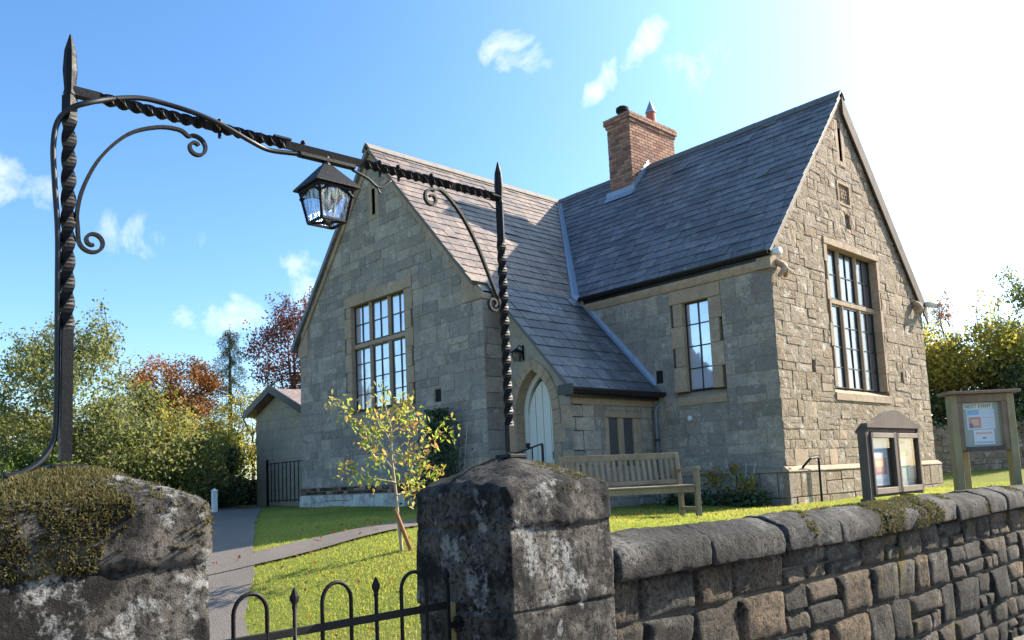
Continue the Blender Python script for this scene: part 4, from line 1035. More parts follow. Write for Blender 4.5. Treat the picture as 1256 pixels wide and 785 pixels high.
for o in COPS[:14]:
    me = o.data; off = np.array(root_loc(o.parent)); me.calc_loop_triangles(); T = np.array([t.vertices[:] for t in me.loop_triangles]); co = np.array([v.co[:] for v in me.vertices])+off
    A, B, Cc = co[T[:,0]], co[T[:,1]], co[T[:,2]]; nn = np.cross(B-A, Cc-A); ar = np.linalg.norm(nn, axis=1); nn = nn/np.maximum(ar,1e-9)[:,None]
    pick = rng.choice(len(T), 5200, p=ar/ar.sum()); r1, r2 = np.sqrt(rng.random(5200)), rng.random(5200); P = A[pick]*(1-r1)[:,None]+B[pick]*(r1*(1-r2))[:,None]+Cc[pick]*(r1*r2)[:,None]
    for p, q in zip(P, nn[pick]):
        if mask_cop(p, q) > random.random(): P_.append(p); N2_.append(q)
if P_: tufts('moss_growth', np.array(P_), np.array(N2_), (.008,.022), 'moss', WALL, 3)

# ------------------------------------------------------------------ wrought iron overthrow with hanging lantern
IX = 11.48
ARCH = thing('iron_overthrow', 'black wrought iron overthrow arch of twisted bars spanning the two gate pillars', 'arch', (IX, -7.8, 1.7))
def twisted(pts, half, tw):     # square bar with a twist list
    mb = MB(); mb.tube(pts, half*1.414, 4, None, 1, tw); return mb
def post(y, z0, ztip, t0, t1, turns):
    n = 90; zs = list(np.linspace(z0, ztip-.20, n)); tw = []
    for z in zs: tw.append(0 if z < t0 else (turns*2*PI*min(1, (z-t0)/(t1-t0))))
    mb = MB(); mb.tube([(IX,y,z) for z in zs], .0185*1.414*.82, 4, None, 1, tw); p = mb.build('post', 'iron', ARCH)
    f = MB(); f.tube([(IX,y,ztip-.205),(IX,y,ztip-.195),(IX,y,ztip-.18),(IX,y,ztip-.12),(IX,y,ztip-.055),(IX,y,ztip)], [.015,.019,.016,.021,.017,.003], 8); f.build('finial', 'iron', p)
    b = MB(); b.box(IX-.05,IX+.05,y-.05,y+.05,z0-.03,z0-.012); b.build('base_plate', 'iron', p, bevel=.004)
    return p
post(-8.69, 1.715, 3.03, 2.10, 2.76, 2.6)
post(-6.912, 1.725, 3.055, 1.84, 2.68, 3.6)
Ya, Yb, Za, Zb = -8.69, -6.915, 2.848, 2.886
def bar_z(y): return Za+(Zb-Za)*(y-Ya)/(Yb-Ya)
n = 150; ys = np.linspace(Ya, Yb, n); tw = []; a = 0
for y in ys:
    rate = 0
    if -8.60 < y < -8.27: rate = 1
    if -8.24 < y < -7.97: rate = 1
    if -7.64 < y < -7.20: rate = 1
    if -7.17 < y < -6.96: rate = 1
    a += rate*(ys[1]-ys[0])*2*PI/.16; tw.append(a)
mb = MB(); mb.tube([(IX,y,bar_z(y)) for y in ys], .0180*1.414*.78, 4, None, 1, tw); mb.build('cross_bar', 'iron', ARCH)
# lamp carrier strapped beneath the middle of the bar, with bolts
mb = MB(); mb.bar((IX,-7.92,bar_z(-7.92)-.024), (IX,-7.68,bar_z(-7.68)-.024), .030, .016); mb.bar((IX,-8.02,bar_z(-8.02)+.022), (IX,-7.95,bar_z(-7.95)+.022), .018, .010); mb.build('strap', 'iron', ARCH, bevel=.002)
for y in (-8.22,-7.9,-7.56,-7.47,-7.30):
    mb = MB(); mb.tube([(IX,y,bar_z(y)-.036),(IX,y,bar_z(y)+.032)], .006, 6); mb.tube([(IX,y,bar_z(y)+.020),(IX,y,bar_z(y)+.028)], .010, 6); mb.build('bolt', 'iron', ARCH)
def spiral(c, r0, r1, a0, a1, n=26):
    return [(IX, c[0]+math.cos(a)*(r0+(r1-r0)*t), c[1]+math.sin(a)*(r0+(r1-r0)*t)) for t, a in ((i/(n-1), a0+(a1-a0)*i/(n-1)) for i in range(n))]
def scroll(name, path):
    mb = MB(); L = smooth_line(path, 5); V = []; F = []
    n = len(L); w = .0085; t = .0048
    for i, p in enumerate(L):
        d = (L[min(i+1,n-1)]-L[max(i-1,0)]).normalized(); s = Vector((1,0,0)); u = d.cross(s).normalized()
        for (q, r) in ((-w,-t),(w,-t),(w,t),(-w,t)): V.append(p+s*q+u*r)
    for i in range(n-1):
        for j in range(4): F.append((i*4+j, i*4+(j+1) % 4, (i+1)*4+(j+1) % 4, (i+1)*4+j))
    F += [(0,1,2,3), tuple((n-1)*4+j for j in (3,2,1,0))]; mb.add(V, F); return mb.build(name, 'iron', ARCH)
# left bracket: upper curl under the bar, sweep, lower curl off the post
up = spiral((-8.303,2.768), .041, .011, PI*.72, PI*.72-2*PI*1.25, 24)
mid = [(IX,-8.36,2.814),(IX,-8.43,2.803),(IX,-8.52,2.755),(IX,-8.60,2.66),(IX,-8.648,2.555),(IX,-8.666,2.47),(IX,-8.664,2.42)]
lo = spiral((-8.622,2.385), .040, .011, PI*.98, PI*.98+2*PI*1.3, 22)
scroll('scroll_bracket', up[::-1]+mid+lo)
up = spiral((-7.303,2.800), .042, .011, PI*.38, PI*.38+2*PI*1.2, 24)
mid = [(IX,-7.255,2.848),(IX,-7.20,2.815),(IX,-7.13,2.745),(IX,-7.06,2.64),(IX,-7.00,2.52),(IX,-6.955,2.43)]
lo = spiral((-6.975,2.385), .036, .011, .35, .35-2*PI*1.3, 22)
scroll('scroll_bracket', up[::-1]+mid+lo)
# supply cable from the pillar up the post and along the bar
cab = [(IX+.02,-8.85,1.672),(IX+.02,-8.80,1.683),(IX+.01,-8.755,1.715),(IX,-8.722,1.77),(IX,-8.715,1.86),(IX,-8.715,2.05),(IX,-8.716,2.25),(IX,-8.718,2.40),(IX,-8.728,2.55),(IX,-8.733,2.66),(IX,-8.722,2.74),(IX+.02,-8.69,2.785),(IX+.03,-8.64,2.815),(IX+.01,-8.57,2.855),(IX,-8.48,2.888),(IX,-8.40,2.892),(IX+.02,-8.31,2.878),(IX+.028,-8.22,2.858),(IX+.02,-8.12,2.832),(IX,-8.04,2.826),(IX,-7.95,2.836),(IX,-7.86,2.85)]
mb = MB(); mb.tube(smooth_line(cab, 5), .0085, 8); mb.build('supply_cable', 'cable', ARCH, smooth=True)
mb = MB(); mb.tube(smooth_line([(IX,-7.69,bar_z(-7.69)-.035),(IX,-7.62,2.815),(IX,-7.575,2.79),(IX,-7.545,2.80),(IX,-7.51,2.83)], 5), .006, 6); mb.tube(smooth_line([(IX,-7.575,2.79),(IX,-7.568,2.775),(IX,-7.56,2.765)], 3), .004, 6); mb.build('supply_cable', 'cable', ARCH, smooth=True)

LY = -7.805
LAN = thing('hanging_lantern', 'four sided black iron lantern with streaked glass hanging from the overthrow', 'lantern', (IX, LY, 2.59))
zr0, zr1, hb, ht, hr = 2.732, 2.822, .052, .074, .092
mb = MB(); V = []
for h, z in ((hr,zr0-.006),(hr,zr0),(.018,zr1)):
    V += [(IX-h,LY-h,z),(IX+h,LY-h,z),(IX+h,LY+h,z),(IX-h,LY+h,z)]
mb.add(V, [(3,2,1,0)]+[(l*4+i, l*4+(i+1) % 4, (l+1)*4+(i+1) % 4, (l+1)*4+i) for l in (0,1) for i in range(4)]+[(8,9,10,11)]); mb.build('lantern_roof', 'iron', LAN)
mb = MB(); mb.tube([(IX,LY,zr1-.004),(IX,LY,zr1+.012),(IX,LY,zr1+.035)], [.02,.014,.014], 8); mb.build('hanger', 'iron', LAN)
zb0 = 2.600
cr = [(-1,-1),(1,-1),(1,1),(-1,1)]
for (i, j) in cr:
    mb = MB(); mb.bar((IX+i*hb,LY+j*hb,zb0), (IX+i*ht,LY+j*ht,zr0-.004), .009); mb.build('corner_bar', 'iron', LAN)
for h, z in ((hb,zb0),(ht,zr0-.012)):
    for k in range(4):
        (a, b), (c, d) = cr[k], cr[(k+1) % 4]; mb = MB(); mb.bar((IX+a*h,LY+b*h,z), (IX+c*h,LY+d*h,z), .009); mb.build('rail', 'iron', LAN)
for k in range(4):
    (a, b), (c, d) = cr[k], cr[(k+1) % 4]; mb = MB(); s = .97
    V = [Vector((IX+a*hb*s,LY+b*hb*s,zb0+.004)), Vector((IX+c*hb*s,LY+d*hb*s,zb0+.004)), Vector((IX+c*ht*s,LY+d*ht*s,zr0-.012)), Vector((IX+a*ht*s,LY+b*ht*s,zr0-.012))]
    nrm = (V[1]-V[0]).cross(V[2]-V[0]).normalized(); mb.add(V+[v-nrm*.003 for v in V], [(0,1,2,3),(7,6,5,4),(0,4,5,1),(1,5,6,2),(2,6,7,3),(3,7,4,0)]); mb.build('glass_pane', 'lantern_glass', LAN)
    # arched head of each pane
    A_ = Vector((IX+a*ht,LY+b*ht,zr0-.012)); B_ = Vector((IX+c*ht,LY+d*ht,zr0-.012)); mb = MB(); pts = [A_+(B_-A_)*t+Vector((0,0,-.034*(1-math.sin(PI*t)**.8))) for t in np.linspace(.03,.97,11)]; mb.tube(pts, .0045, 6); mb.build('pane_head', 'iron', LAN)
mb = MB()
for (i, j) in ((1,1),(1,-1)): mb.bar((IX-i*hb,LY-j*hb,zb0+(.0 if i*j > 0 else .0006)), (IX+i*hb,LY+j*hb,zb0), .008)
mb.box(IX-.016,IX+.016,LY-.016,LY+.016,zb0-.006,zb0+.008); mb.build('bottom_cross', 'iron', LAN)
mb = MB(); mb.tube([(IX,LY,zr0+.02),(IX,LY,zr0-.03),(IX,LY,zr0-.032),(IX,LY,zr0-.055),(IX,LY,zr0-.078),(IX,LY,zr0-.088)], [.014,.014,.016,.026,.02,.004], 10); mb.build('bulb', 'curtain', LAN, smooth=True)

# ------------------------------------------------------------------ garden gate
GATE = thing('garden_gate', 'low black iron hoop topped garden gate with spearheads between the two pillars', 'gate', (IX, -7.8, .1))
mb = MB(); mb.box(IX-.006,IX+.006,-8.34,-7.285,1.098,1.126); mb.build('top_rail', 'iron', GATE, bevel=.002)
mb = MB(); mb.box(IX-.006,IX+.006,-8.34,-7.285,.20,.228); mb.build('bottom_rail', 'iron', GATE, bevel=.002)
for yc in (-8.127,-7.80,-7.459):
    mb = MB(); r = .059; pts = [(IX,yc-r,.21)]+[(IX,yc-r,1.19)]+[(IX,yc-r*math.cos(t),1.195+r*1.12*math.sin(t)) for t in np.linspace(.1,PI-.1,14)]+[(IX,yc+r,1.19),(IX,yc+r,.21)]
    mb.tube(pts, .0075, 8); mb.build('hoop', 'iron', GATE, smooth=True)
for yc in (-8.30,-7.966,-7.632,-7.297):
    mb = MB(); mb.tube([(IX,yc,.21),(IX,yc,1.195)], .0075, 8); b = mb.build('upright', 'iron', GATE, smooth=True)
    mb = MB(); pr = [(1.188,.009),(1.196,.012),(1.204,.009),(1.222,.0185),(1.232,.0185),(1.262,.003)]; V = []; 
    for z, r in pr: V += [(IX-r*.45,yc,z),(IX,yc-r,z),(IX+r*.45,yc,z),(IX,yc+r,z)]
    k = 4; mb.add(V, [(l*k+i, l*k+(i+1) % k, (l+1)*k+(i+1) % k, (l+1)*k+i) for l in range(len(pr)-1) for i in range(k)]+[(3,2,1,0), tuple((len(pr)-1)*k+i for i in range(4))]); mb.build('spearhead', 'iron', b)
mb = MB(); mb.box(IX-.012,IX+.012,-7.306,-7.288,.12,1.20); mb.build('hinge_stile', 'iron', GATE, bevel=.002)
for z in (.4, 1.03):
    mb = MB(); mb.bar((IX,-7.29,z), (IX,-7.215,z), .03, .02); mb.tube([(IX,-7.245,z-.03),(IX,-7.245,z+.03)], .014, 8); mb.build('hinge', 'iron', GATE)
mb = MB(); mb.box(IX-.055,IX-.02,-7.262,-7.236,.05,1.115); tag(mb.build('gate_stop_strip', 'strip', bevel=.003), 'narrow ochre timber strip fixed upright to the pillar beside the gate hinge', 'timber strip')

# ------------------------------------------------------------------ bench, notice boards and other furniture
FH = Vector((-math.sin(YAW), math.cos(YAW), 0)); RH = Vector((math.cos(YAW), math.sin(YAW), 0))
def at(d, lat):            # ground position: metres ahead of and beside the gate viewpoint
    p = Vector((CAM.x, CAM.y, 0))+FH*d+RH*lat; return p.x, p.y
def make_bench():
    wv = Vector((.457,.889,0)).normalized(); fv = Vector((wv.y,-wv.x,0)); P0 = Vector((7.27,.30,0)); zb = tz(7.3,.1)-.01; Lb = 1.82
    root = thing('garden_bench', 'weathered oak slatted bench on the lawn in front of the porch', 'bench', (P0.x, P0.y, zb))
    q = lambda a, b, z: P0 - wv*a + fv*b + Vector((0,0,zb+z))      # a: from the right end leftwards, b: forwards
    B = lambda name, p, r, w, h, up=(0,0,1): MB().bar(p, r, w, h, up).build(name, 'bench_wood', root, bevel=.006)
    for a in (.03, Lb-.03):
        B('back_leg', q(a,.03,0), q(a,.0,.44), .062, .062, fv); B('back_post', q(a,.0,.44), q(a,-.075,.90), .062, .055, fv)
        B('front_leg', q(a,.50,0), q(a,.50,.64), .065, .065, fv)
        B('arm_rest', q(a,-.03,.655), q(a,.57,.672), .075, .035)
        B('side_rail', q(a,.03,.36), q(a,.48,.38), .04, .07); B('foot_rail', q(a,.04,.12), q(a,.48,.12), .035, .045)
    B('top_rail', q(.0,-.078,.865), q(Lb,-.078,.865), .04, .085); B('lower_back_rail', q(.06,-.01,.50), q(Lb-.06,-.01,.50), .035, .06)
    n = 19
    for i in range(n):
        a = .10+(Lb-.20)*i/(n-1); B('back_slat', q(a,-.018,.53), q(a,-.07,.82), .05, .016, fv)
    B('seat_rail', q(.06,.49,.385), q(Lb-.06,.49,.385), .035, .08); B('seat_rail', q(.06,.04,.385), q(Lb-.06,.04,.385), .035, .08)
    for i in range(5): b = .06+.105*i; B('seat_slat', q(.0,b+.01,.437), q(Lb,b+.01,.437), .085, .022)
make_bench()

def make_case():
    """dark oak notice case with shaped head and two glazed doors"""
    x = 10.10; y0, y1 = -.03, 1.52; fr = Fr((x,0,0), (0,1,0), (1,0,0)); g = tz(10, .7)-.05
    root = thing('notice_case', 'dark oak notice case with curved head and two glazed doors behind the road wall', 'notice board', (x-.15, .75, g))
    def B(name, u0, u1, n0, n1, z0, z1, mat='dark_wood'): mb = MB(); fr.box(mb, u0, u1, n0, n1, z0, z1); return mb.build(name, mat, root, bevel=.004)
    zb, zt = 1.245, 2.02
    B('back_panel', y0+.04, y1-.04, -.085, -.062, zb, zt)
    for (a, b) in ((y0, y0+.06), (y1-.06, y1)): B('side_panel', a, b, -.10, 0, zb-.04, zt)
    B('sill_board', y0+.062, y1-.062, -.10, -.01, zb-.03, zb+.02); B('head_board', y0+.062, y1-.062, -.10, -.012, zt-.05, zt-.001)
    mb = MB(); N_ = 24; us = np.linspace(y0-.02, y1+.02, N_); mid = (y0+y1)/2
    top = lambda u: zt+.05+.17*(.5+.5*math.cos(PI*min(1, abs(u-mid)/((y1-y0)/2))))
    for a, b in zip(us[:-1], us[1:]): fr.prism(mb, [(a,zt),(b,zt),(b,top(b)),(a,top(a))], -.05, .025, 0, .5)
    mb.build('shaped_head', 'dark_wood', root)
    mb = MB(); V = [fr.p(y0,-.13,zt-.03), fr.p(y1,-.13,zt-.03), fr.p(y1,-.05,zt+.06), fr.p(y0,-.05,zt+.06)]; V += [v-Vector((0,0,.03)) for v in V]; mb.add(V, [(0,1,2,3),(7,6,5,4),(0,4,5,1),(1,5,6,2),(2,6,7,3),(3,7,4,0)]); mb.build('roof_board', 'dark_wood', root)
    B('side_cheek', y0-.028, y0-.001, -.10, .0, g, zt-.04); 
    for (a, b) in ((y0, y0+.16), (y1-.42, y1-.26)): B('post', a, b, -.14, -.03, g-.1, zb-.042)
    gap = .10; m = (y0+y1)/2
    for k, (a, b) in enumerate(((y0+.065, m-.03), (m+.03, y1-.065))):
        d = B('door_stile', a, a+.04, -.02, .022, zb, zt-.06, 'dark_wood'); B('door_stile', b-.04, b, -.02, .022, zb, zt-.06)
        B('door_rail', a+.041, b-.041, -.02, .024, zb, zb+.07, 'trim_wood'); B('door_rail', a+.041, b-.041, -.02, .024, zt-.12, zt-.06, 'trim_wood')
        B('glass_pane', a+.055, b-.055, -.012, -.008, zb+.06, zt-.11, 'clear')
    B('centre_stile', m-.029, m+.029, -.06, .018, zb, zt-.05)
    return fr, zb, zt, y0, y1, m
CASE = make_case()
def sheet(name, fr, u, n, z, w, h, blocks, label, txt=None, base=(.62,.64,.68)):
    """a sheet of printed paper; blocks are (u0,u1,z0,z1,colour) fractions"""
    t = NT('paper_'+name); 
    mb = MB(); fr.box(mb, u-w/2, u+w/2, n, n+.0015, z-h/2, z+h/2); o = mb.build(name, t.done(base, .8), None); tag(o, label, 'notice')
    for i, (a, b, c, d, col) in enumerate(blocks):
        tt = NT('print'); mb = MB(); fr.box(mb, u-w/2+a*w, u-w/2+b*w, n+.0016+.0004*i, n+.0022+.0004*i, z-h/2+c*h, z-h/2+d*h); mb.build('printed_area', tt.done(col, .8), o)
    if txt: text_mesh('lettering', txt[0], txt[1], fr, u, n+.004, z+txt[2], NT_BLACK, o, .0005, txt[3])
    return o
NT_BLACK = NT('black_ink').done((.02,.02,.03), .7)
fr, zb, zt, y0, y1, m = CASE
sheet('poster', fr, y0+.41, -.058, 1.63, .50, .58, [(.05,.95,.70,.96,(.40,.52,.62)), (.12,.9,.22,.56,(.50,.22,.22)), (.3,.7,.28,.5,(.62,.40,.30)), (.1,.9,.06,.14,(.42,.46,.52))], 'blue and red poster behind the left door of the dark notice case', base=(.50,.56,.64))
sheet('notice_sheet', fr, m+.385, -.058, 1.60, .52, .64, [(.1,.6,.86,.92,(.25,.26,.26)), (.15,.75,.62,.74,(.16,.34,.22)), (.2,.8,.40,.44,(.12,.30,.18)), (.22,.3,.14,.40,(.12,.30,.18)), (.55,.63,.14,.40,(.12,.30,.18))], 'pale sheet with green print behind the right door of the dark notice case', base=(.50,.53,.52))

def make_board():
    u = RH.copy(); nrm = Vector((u.y,-u.x,0)); O = Vector((10.924,1.194,0)); fr = Fr(O, u, nrm); g = tz(10.9,1.2)-.05
    root = thing('event_board', 'oak post mounted events board with pale green glazed panel and flat top board', 'notice board', (O.x, O.y, g))
    def B(name, u0, u1, n0, n1, z0, z1, mat='board_wood'): mb = MB(); fr.box(mb, u0, u1, n0, n1, z0, z1); return mb.build(name, mat, root, bevel=.004)
    B('post', -.360, -.275, -.06, .05, g-.1, 2.362, 'post_wood'); B('post', .305, .390, -.06, .05, g-.1, 2.362, 'post_wood'); B('back_leg', .06, .13, -.62, -.54, g-.1, 1.80, 'post_wood')
    B('brace', .06, .13, -.54, -.07, 1.74, 1.80, 'post_wood')
    B('top_board', -.41, .44, -.14, .12, 2.365, 2.40); B('head_rail', -.275, .305, -.05, .052, 2.27, 2.362)
    B('panel_stile', -.274, -.215, -.05, .04, 1.70, 2.269); B('panel_stile', .245, .304, -.05, .04, 1.70, 2.269); B('bottom_rail', -.214, .244, -.05, .046, 1.69, 1.745, 'dark_wood')
    B('pinboard', -.215, .245, -.05, -.035, 1.74, 2.275, 'green_felt'); B('back_panel', -.27, .30, -.075, -.052, 1.70, 2.36)
    B('glass_pane', -.213, .243, .018, .022, 1.747, 2.268, 'clear')
    return fr
FB = make_board()
sheet('title_strip', FB, .005, -.033, 2.222, .34, .066, [], 'white strip reading NEXT EVENT at the top of the events board', ('NEXT EVENT', .060, .0, .90), (.66,.67,.62))
sheet('poster', FB, .025, -.033, 2.068, .33, .235, [(.03,.46,.72,.97,(.20,.42,.62)), (.06,.50,.06,.62,(.52,.24,.20)), (.16,.42,.2,.5,(.66,.42,.30)), (.06,.2,.06,.3,(.16,.10,.26)), (.52,.97,.70,.95,(.50,.62,.70)), (.55,.93,.56,.60,(.50,.40,.52)), (.55,.93,.42,.45,(.42,.52,.60)), (.55,.9,.30,.33,(.42,.52,.60)), (.55,.9,.16,.19,(.42,.52,.60))], 'colour poster with a red and orange picture on the events board', base=(.60,.65,.72))
sheet('notice_sheet', FB, .045, -.030, 1.856, .245, .175, [(.1,.9,.70,.84,(.62,.36,.34)), (.42,.58,.38,.5,(.2,.22,.25)), (.08,.92,.1,.2,(.32,.45,.60))], 'small white sheet pinned below the colour poster on the events board', base=(.62,.68,.75))

# handrail at the sunlit corner, railing by the porch, wall lantern, security camera
mb = MB(); mb.tube(smooth_line([(7.78,3.45,.98),(7.78,3.45,1.40),(7.78,3.45,1.70),(7.78,3.43,1.735),(7.78,3.38,1.745),(7.78,3.22,1.735),(7.77,3.16,1.715),(7.73,3.06,1.63),(7.70,3.03,1.58)], 4), .019, 8)
tag(mb.build('grab_rail', 'iron', smooth=True), 'bent black grab rail standing against the foot of the sunlit gable', 'handrail')
RL = thing('porch_railing', 'short black iron railing with thin balusters beside the arched porch door', 'railing', (4.7, -.1, 1.1))
A_, B_ = Vector((3.75,-.12,1.93)), Vector((4.93,-.12,2.16))
mb = MB(); mb.bar(A_, B_, .035, .02); mb.build('handrail', 'iron', RL)
for k in range(6):
    p = A_+(B_-A_)*k/5; mb = MB(); mb.bar((p.x,p.y,1.05), (p.x,p.y,p.z-.011), .03 if k in (0,5) else .016); mb.build('baluster', 'iron', RL)
mb = MB(); mb.tube([(4.6,-.12,B_.z-.05),(4.6,-.12,B_.z+.03)], .035, 8); mb.build('knob', 'iron', RL)
WLN = thing('wall_lantern', 'small black wall lantern above and left of the porch door', 'lantern', (3.93,.36,3.66))
mb = MB(); mb.bar((4.02,.43,3.95),(4.02,.43,3.68), .03, .02); mb.tube(smooth_line([(4.02,.42,3.90),(3.98,.38,3.95),(3.93,.36,3.90)], 4), .01, 6); mb.build('bracket', 'iron', WLN)
mb = MB(); mb.tube([(3.93,.36,3.67),(3.93,.36,3.69),(3.93,.36,3.69),(3.93,.36,3.83)], [.05,.055,.05,.085], 6); mb.build('glass', 'lantern_glass', WLN)
mb = MB(); mb.tube([(3.93,.36,3.832),(3.93,.36,3.845),(3.93,.36,3.90)], [.11,.11,.02], 6); mb.build('lantern_roof', 'iron', WLN)
mb = MB()
for k in range(6): a = 2*PI*k/6; mb.bar((3.93+.056*math.cos(a),.36+.056*math.sin(a),3.67),(3.93+.088*math.cos(a),.36+.088*math.sin(a),3.83), .01)
mb.build('cage', 'iron', WLN)
CC_ = thing('security_camera', 'small white security camera under the far eave of the sunlit gable', 'camera', (7.75,9.12,4.95))
mb = MB(); mb.tube([(7.70,9.10,5.0),(7.78,9.16,4.98),(7.90,9.22,4.95)], [.05,.065,.065], 10); c_ = mb.build('housing', 'camera_white', CC_, smooth=True); mb = MB(); mb.tube([(7.895,9.218,4.952),(7.915,9.228,4.947)], .05, 10); mb.build('lens', 'dark_void', CC_)
FLD = thing('floodlight', 'small white lamp fixed below the near eave of the sunlit gable', 'lamp', (7.72,2.62,5.06))
mb = MB(); mb.tube([(7.66,2.66,5.10),(7.74,2.62,5.10),(7.84,2.58,5.08)], [.035,.06,.07], 10); mb.build('housing', 'camera_white', FLD, smooth=True)

# ------------------------------------------------------------------ annexe, its railing, far walls, white post
ANX = thing('annexe', 'low pale stone outbuilding with shallow roof left of the schoolhouse', 'outbuilding', (-5.8,2.5,1.2))
FA = Fr((0,.80,0), (1,0,0), (0,-1,0)); apx, apz = -5.83, 4.20
mb = MB(); FA.prism(mb, [(-7.2,.9),(-4.15,.9),(-4.15,3.55),(apx,apz),(-7.2,3.68)], -4.5, 0, 0, .4); wa = mb.build('wall', 'mortar', ANX)
aw = []
for (a, b) in courses(1.1, 4.15, .2, .3):
    u = -7.2-random.uniform(0,.3)
    while u < -4.15:
        e = u+random.uniform(.35,.65); pc = clip_convex([(max(u,-7.2)+.004,a+.004),(e-.004,a+.004),(e-.004,b-.004),(max(u,-7.2)+.004,b-.004)], [(-7.2,1.0),(-4.15,1.0),(-4.15,3.5),(apx,apz-.06),(-7.2,3.62)])
        if len(pc) > 2 and abs(area2(pc)) > .01: mb = MB(); FA.prism(mb, pc, -.01, random.uniform(.004,.012), .004); mb.build('stone', 'annexe_stone' if 'annexe_stone' in MAT else 'grey_stone', wa)
        u = e
def roof2(a, b, nm): 
    (x0, z0), (x1, z1) = a, b; V = [Vector((x0,.55,z0)),Vector((x1,.55,z1)),Vector((x1,5.4,z1)),Vector((x0,5.4,z0))]; V += [v+Vector((0,0,.09)) for v in V]
    mb = MB(); mb.add(V, [(3,2,1,0),(4,5,6,7),(0,1,5,4),(1,2,6,5),(2,3,7,6),(3,0,4,7)]); return mb.build('roof_slope', nm, ANX)
roof2((-7.38,3.66),(apx,apz+.03),'slate_sun_warm'); roof2((apx+.002,apz+.03),(-3.95,3.46),'slate_sun_warm')
for (a, b) in (((-7.40,3.61),(apx,apz+.0)), ((apx,apz+.0),(-3.93,3.41))):
    mb = MB(); mb.add([(a[0],.50,a[1]),(b[0],.50,b[1]),(b[0],.50,b[1]+.20),(a[0],.50,a[1]+.20),(a[0],.545,a[1]),(b[0],.545,b[1]),(b[0],.545,b[1]+.20),(a[0],.545,a[1]+.20)], [(0,1,2,3),(7,6,5,4),(0,4,5,1),(1,5,6,2),(2,6,7,3),(3,7,4,0)]); mb.build('barge_or_shade_strip', 'gutter', ANX)
RG = thing('side_railing', 'upright black iron bar railing in front of the pale outbuilding', 'railing', (-5.5,.55,1.2))
yy = .5
for z in (1.34, 2.30): mb = MB(); mb.bar((-5.95,yy,z), (-3.2,yy,z+.02), .03, .02); mb.build('rail', 'iron', RG)
mb = MB(); mb.bar((-5.95,yy,1.1),(-5.95,yy,2.36), .05); mb.tube([(-5.95,yy,2.35),(-5.95,yy,2.39),(-5.95,yy,2.43)], [.02,.04,.01], 8); mb.build('post', 'iron', RG)
for k in range(1, 13): x = -5.95+.21*k; mb = MB(); mb.bar((x,yy,1.31),(x,yy,2.33), .018); mb.build('bar', 'iron', RG)
wx, wy = at(18.6, -6.92); wz = tz(wx, wy)
WP = thing('white_post', 'short white marker post beside the path in front of the trees', 'post', (wx, wy, wz))
mb = MB(); mb.box(wx-.055,wx+.055,wy-.055,wy+.055,wz-.1,wz+.50); mb.build('shaft', 'white_paint', WP, bevel=.012)
mb = MB(); mb.add([(wx-.07,wy-.07,wz+.502),(wx+.07,wy-.07,wz+.502),(wx+.07,wy+.07,wz+.502),(wx-.07,wy+.07,wz+.502),(wx,wy,wz+.56)], [(3,2,1,0),(0,1,4),(1,2,4),(2,3,4),(3,0,4)]); mb.build('cap', 'white_paint', WP)
def far_wall(label, d, l0, l1, h, mat, seed):
    random.seed(seed); x0, y0_ = at(d, l0); O = Vector((x0, y0_, 0)); nrm = -FH; fr = Fr(O, RH, nrm); xm, ym = at(d, (l0+l1)/2); gz = tz(xm, ym)
    root = thing('field_wall', label, 'wall', (xm, ym, gz)); L = l1-l0
    mb = MB(); fr.box(mb, 0, L, -.35, 0, gz-.4, gz+h-.03, .4); mb.build('mortar_core', 'joint' if mat == 'road_stone' else 'mortar', root)
    mb = MB(); z = gz-.3
    while z < gz+h:
        hh = random.uniform(.14,.24); u = -random.uniform(0,.2)
        while u < L:
            e = u+random.uniform(.2,.45); t = z+hh+(random.uniform(-.02,.06) if z+hh > gz+h else 0)
            fr.prism(mb, [(u+.01,z+.01),(e-.01,z+.01+random.uniform(-.01,.01)),(e-.015,t-.01),(u+.01,t-.008)], -.3 if z+hh > gz+h-.05 else -.01, random.uniform(.01,.05), .015, None, .012); u = e
        z += hh
    stuff(mb.build('stonework', mat, root))
far_wall('grey dry stone field wall below the trees on the left', 23.0, -14.5, -7.0, .62, 'road_stone', 5)
far_wall('tan stone boundary wall behind the two notice boards', 21.0, 9.5, 17.0, 1.08, 'gold_stone', 6)
random.seed(21)

# ------------------------------------------------------------------ vegetation
def leaves(name, C_, size, mat, parent, aspect=.55, up=.3, rnd=None, fold=.15, droop=0):
    C_ = np.asarray(C_); k = len(C_); d = rng.normal(0, 1, (k,3)); d[:,2] -= droop; d /= np.linalg.norm(d, axis=1)[:,None]
    n_ = rng.normal(0, 1, (k,3)); n_[:,2] += up*3; n_ -= d*(n_*d).sum(1)[:,None]; n_ /= np.linalg.norm(n_, axis=1)[:,None]; s = np.cross(d, n_); L = rng.uniform(size[0], size[1], k)[:,None]
    a = C_-d*L*.5; b = C_+d*L*.5; m1 = C_+s*L*aspect*.5+n_*L*fold-d*L*.08; m2 = C_-s*L*aspect*.5+n_*L*fold-d*L*.08
    V = np.stack([a, m1, b, m2], 1).reshape(-1,3); i = np.arange(k)*4
    F = np.stack([np.stack([i,i+1,i+2],1), np.stack([i,i+2,i+3],1)], 1).reshape(-1,3)
    r = rng.random(k) if rnd is None else rnd
    return fast_mesh(name, V, F, np.repeat(r, 2), mat, parent, n=3)
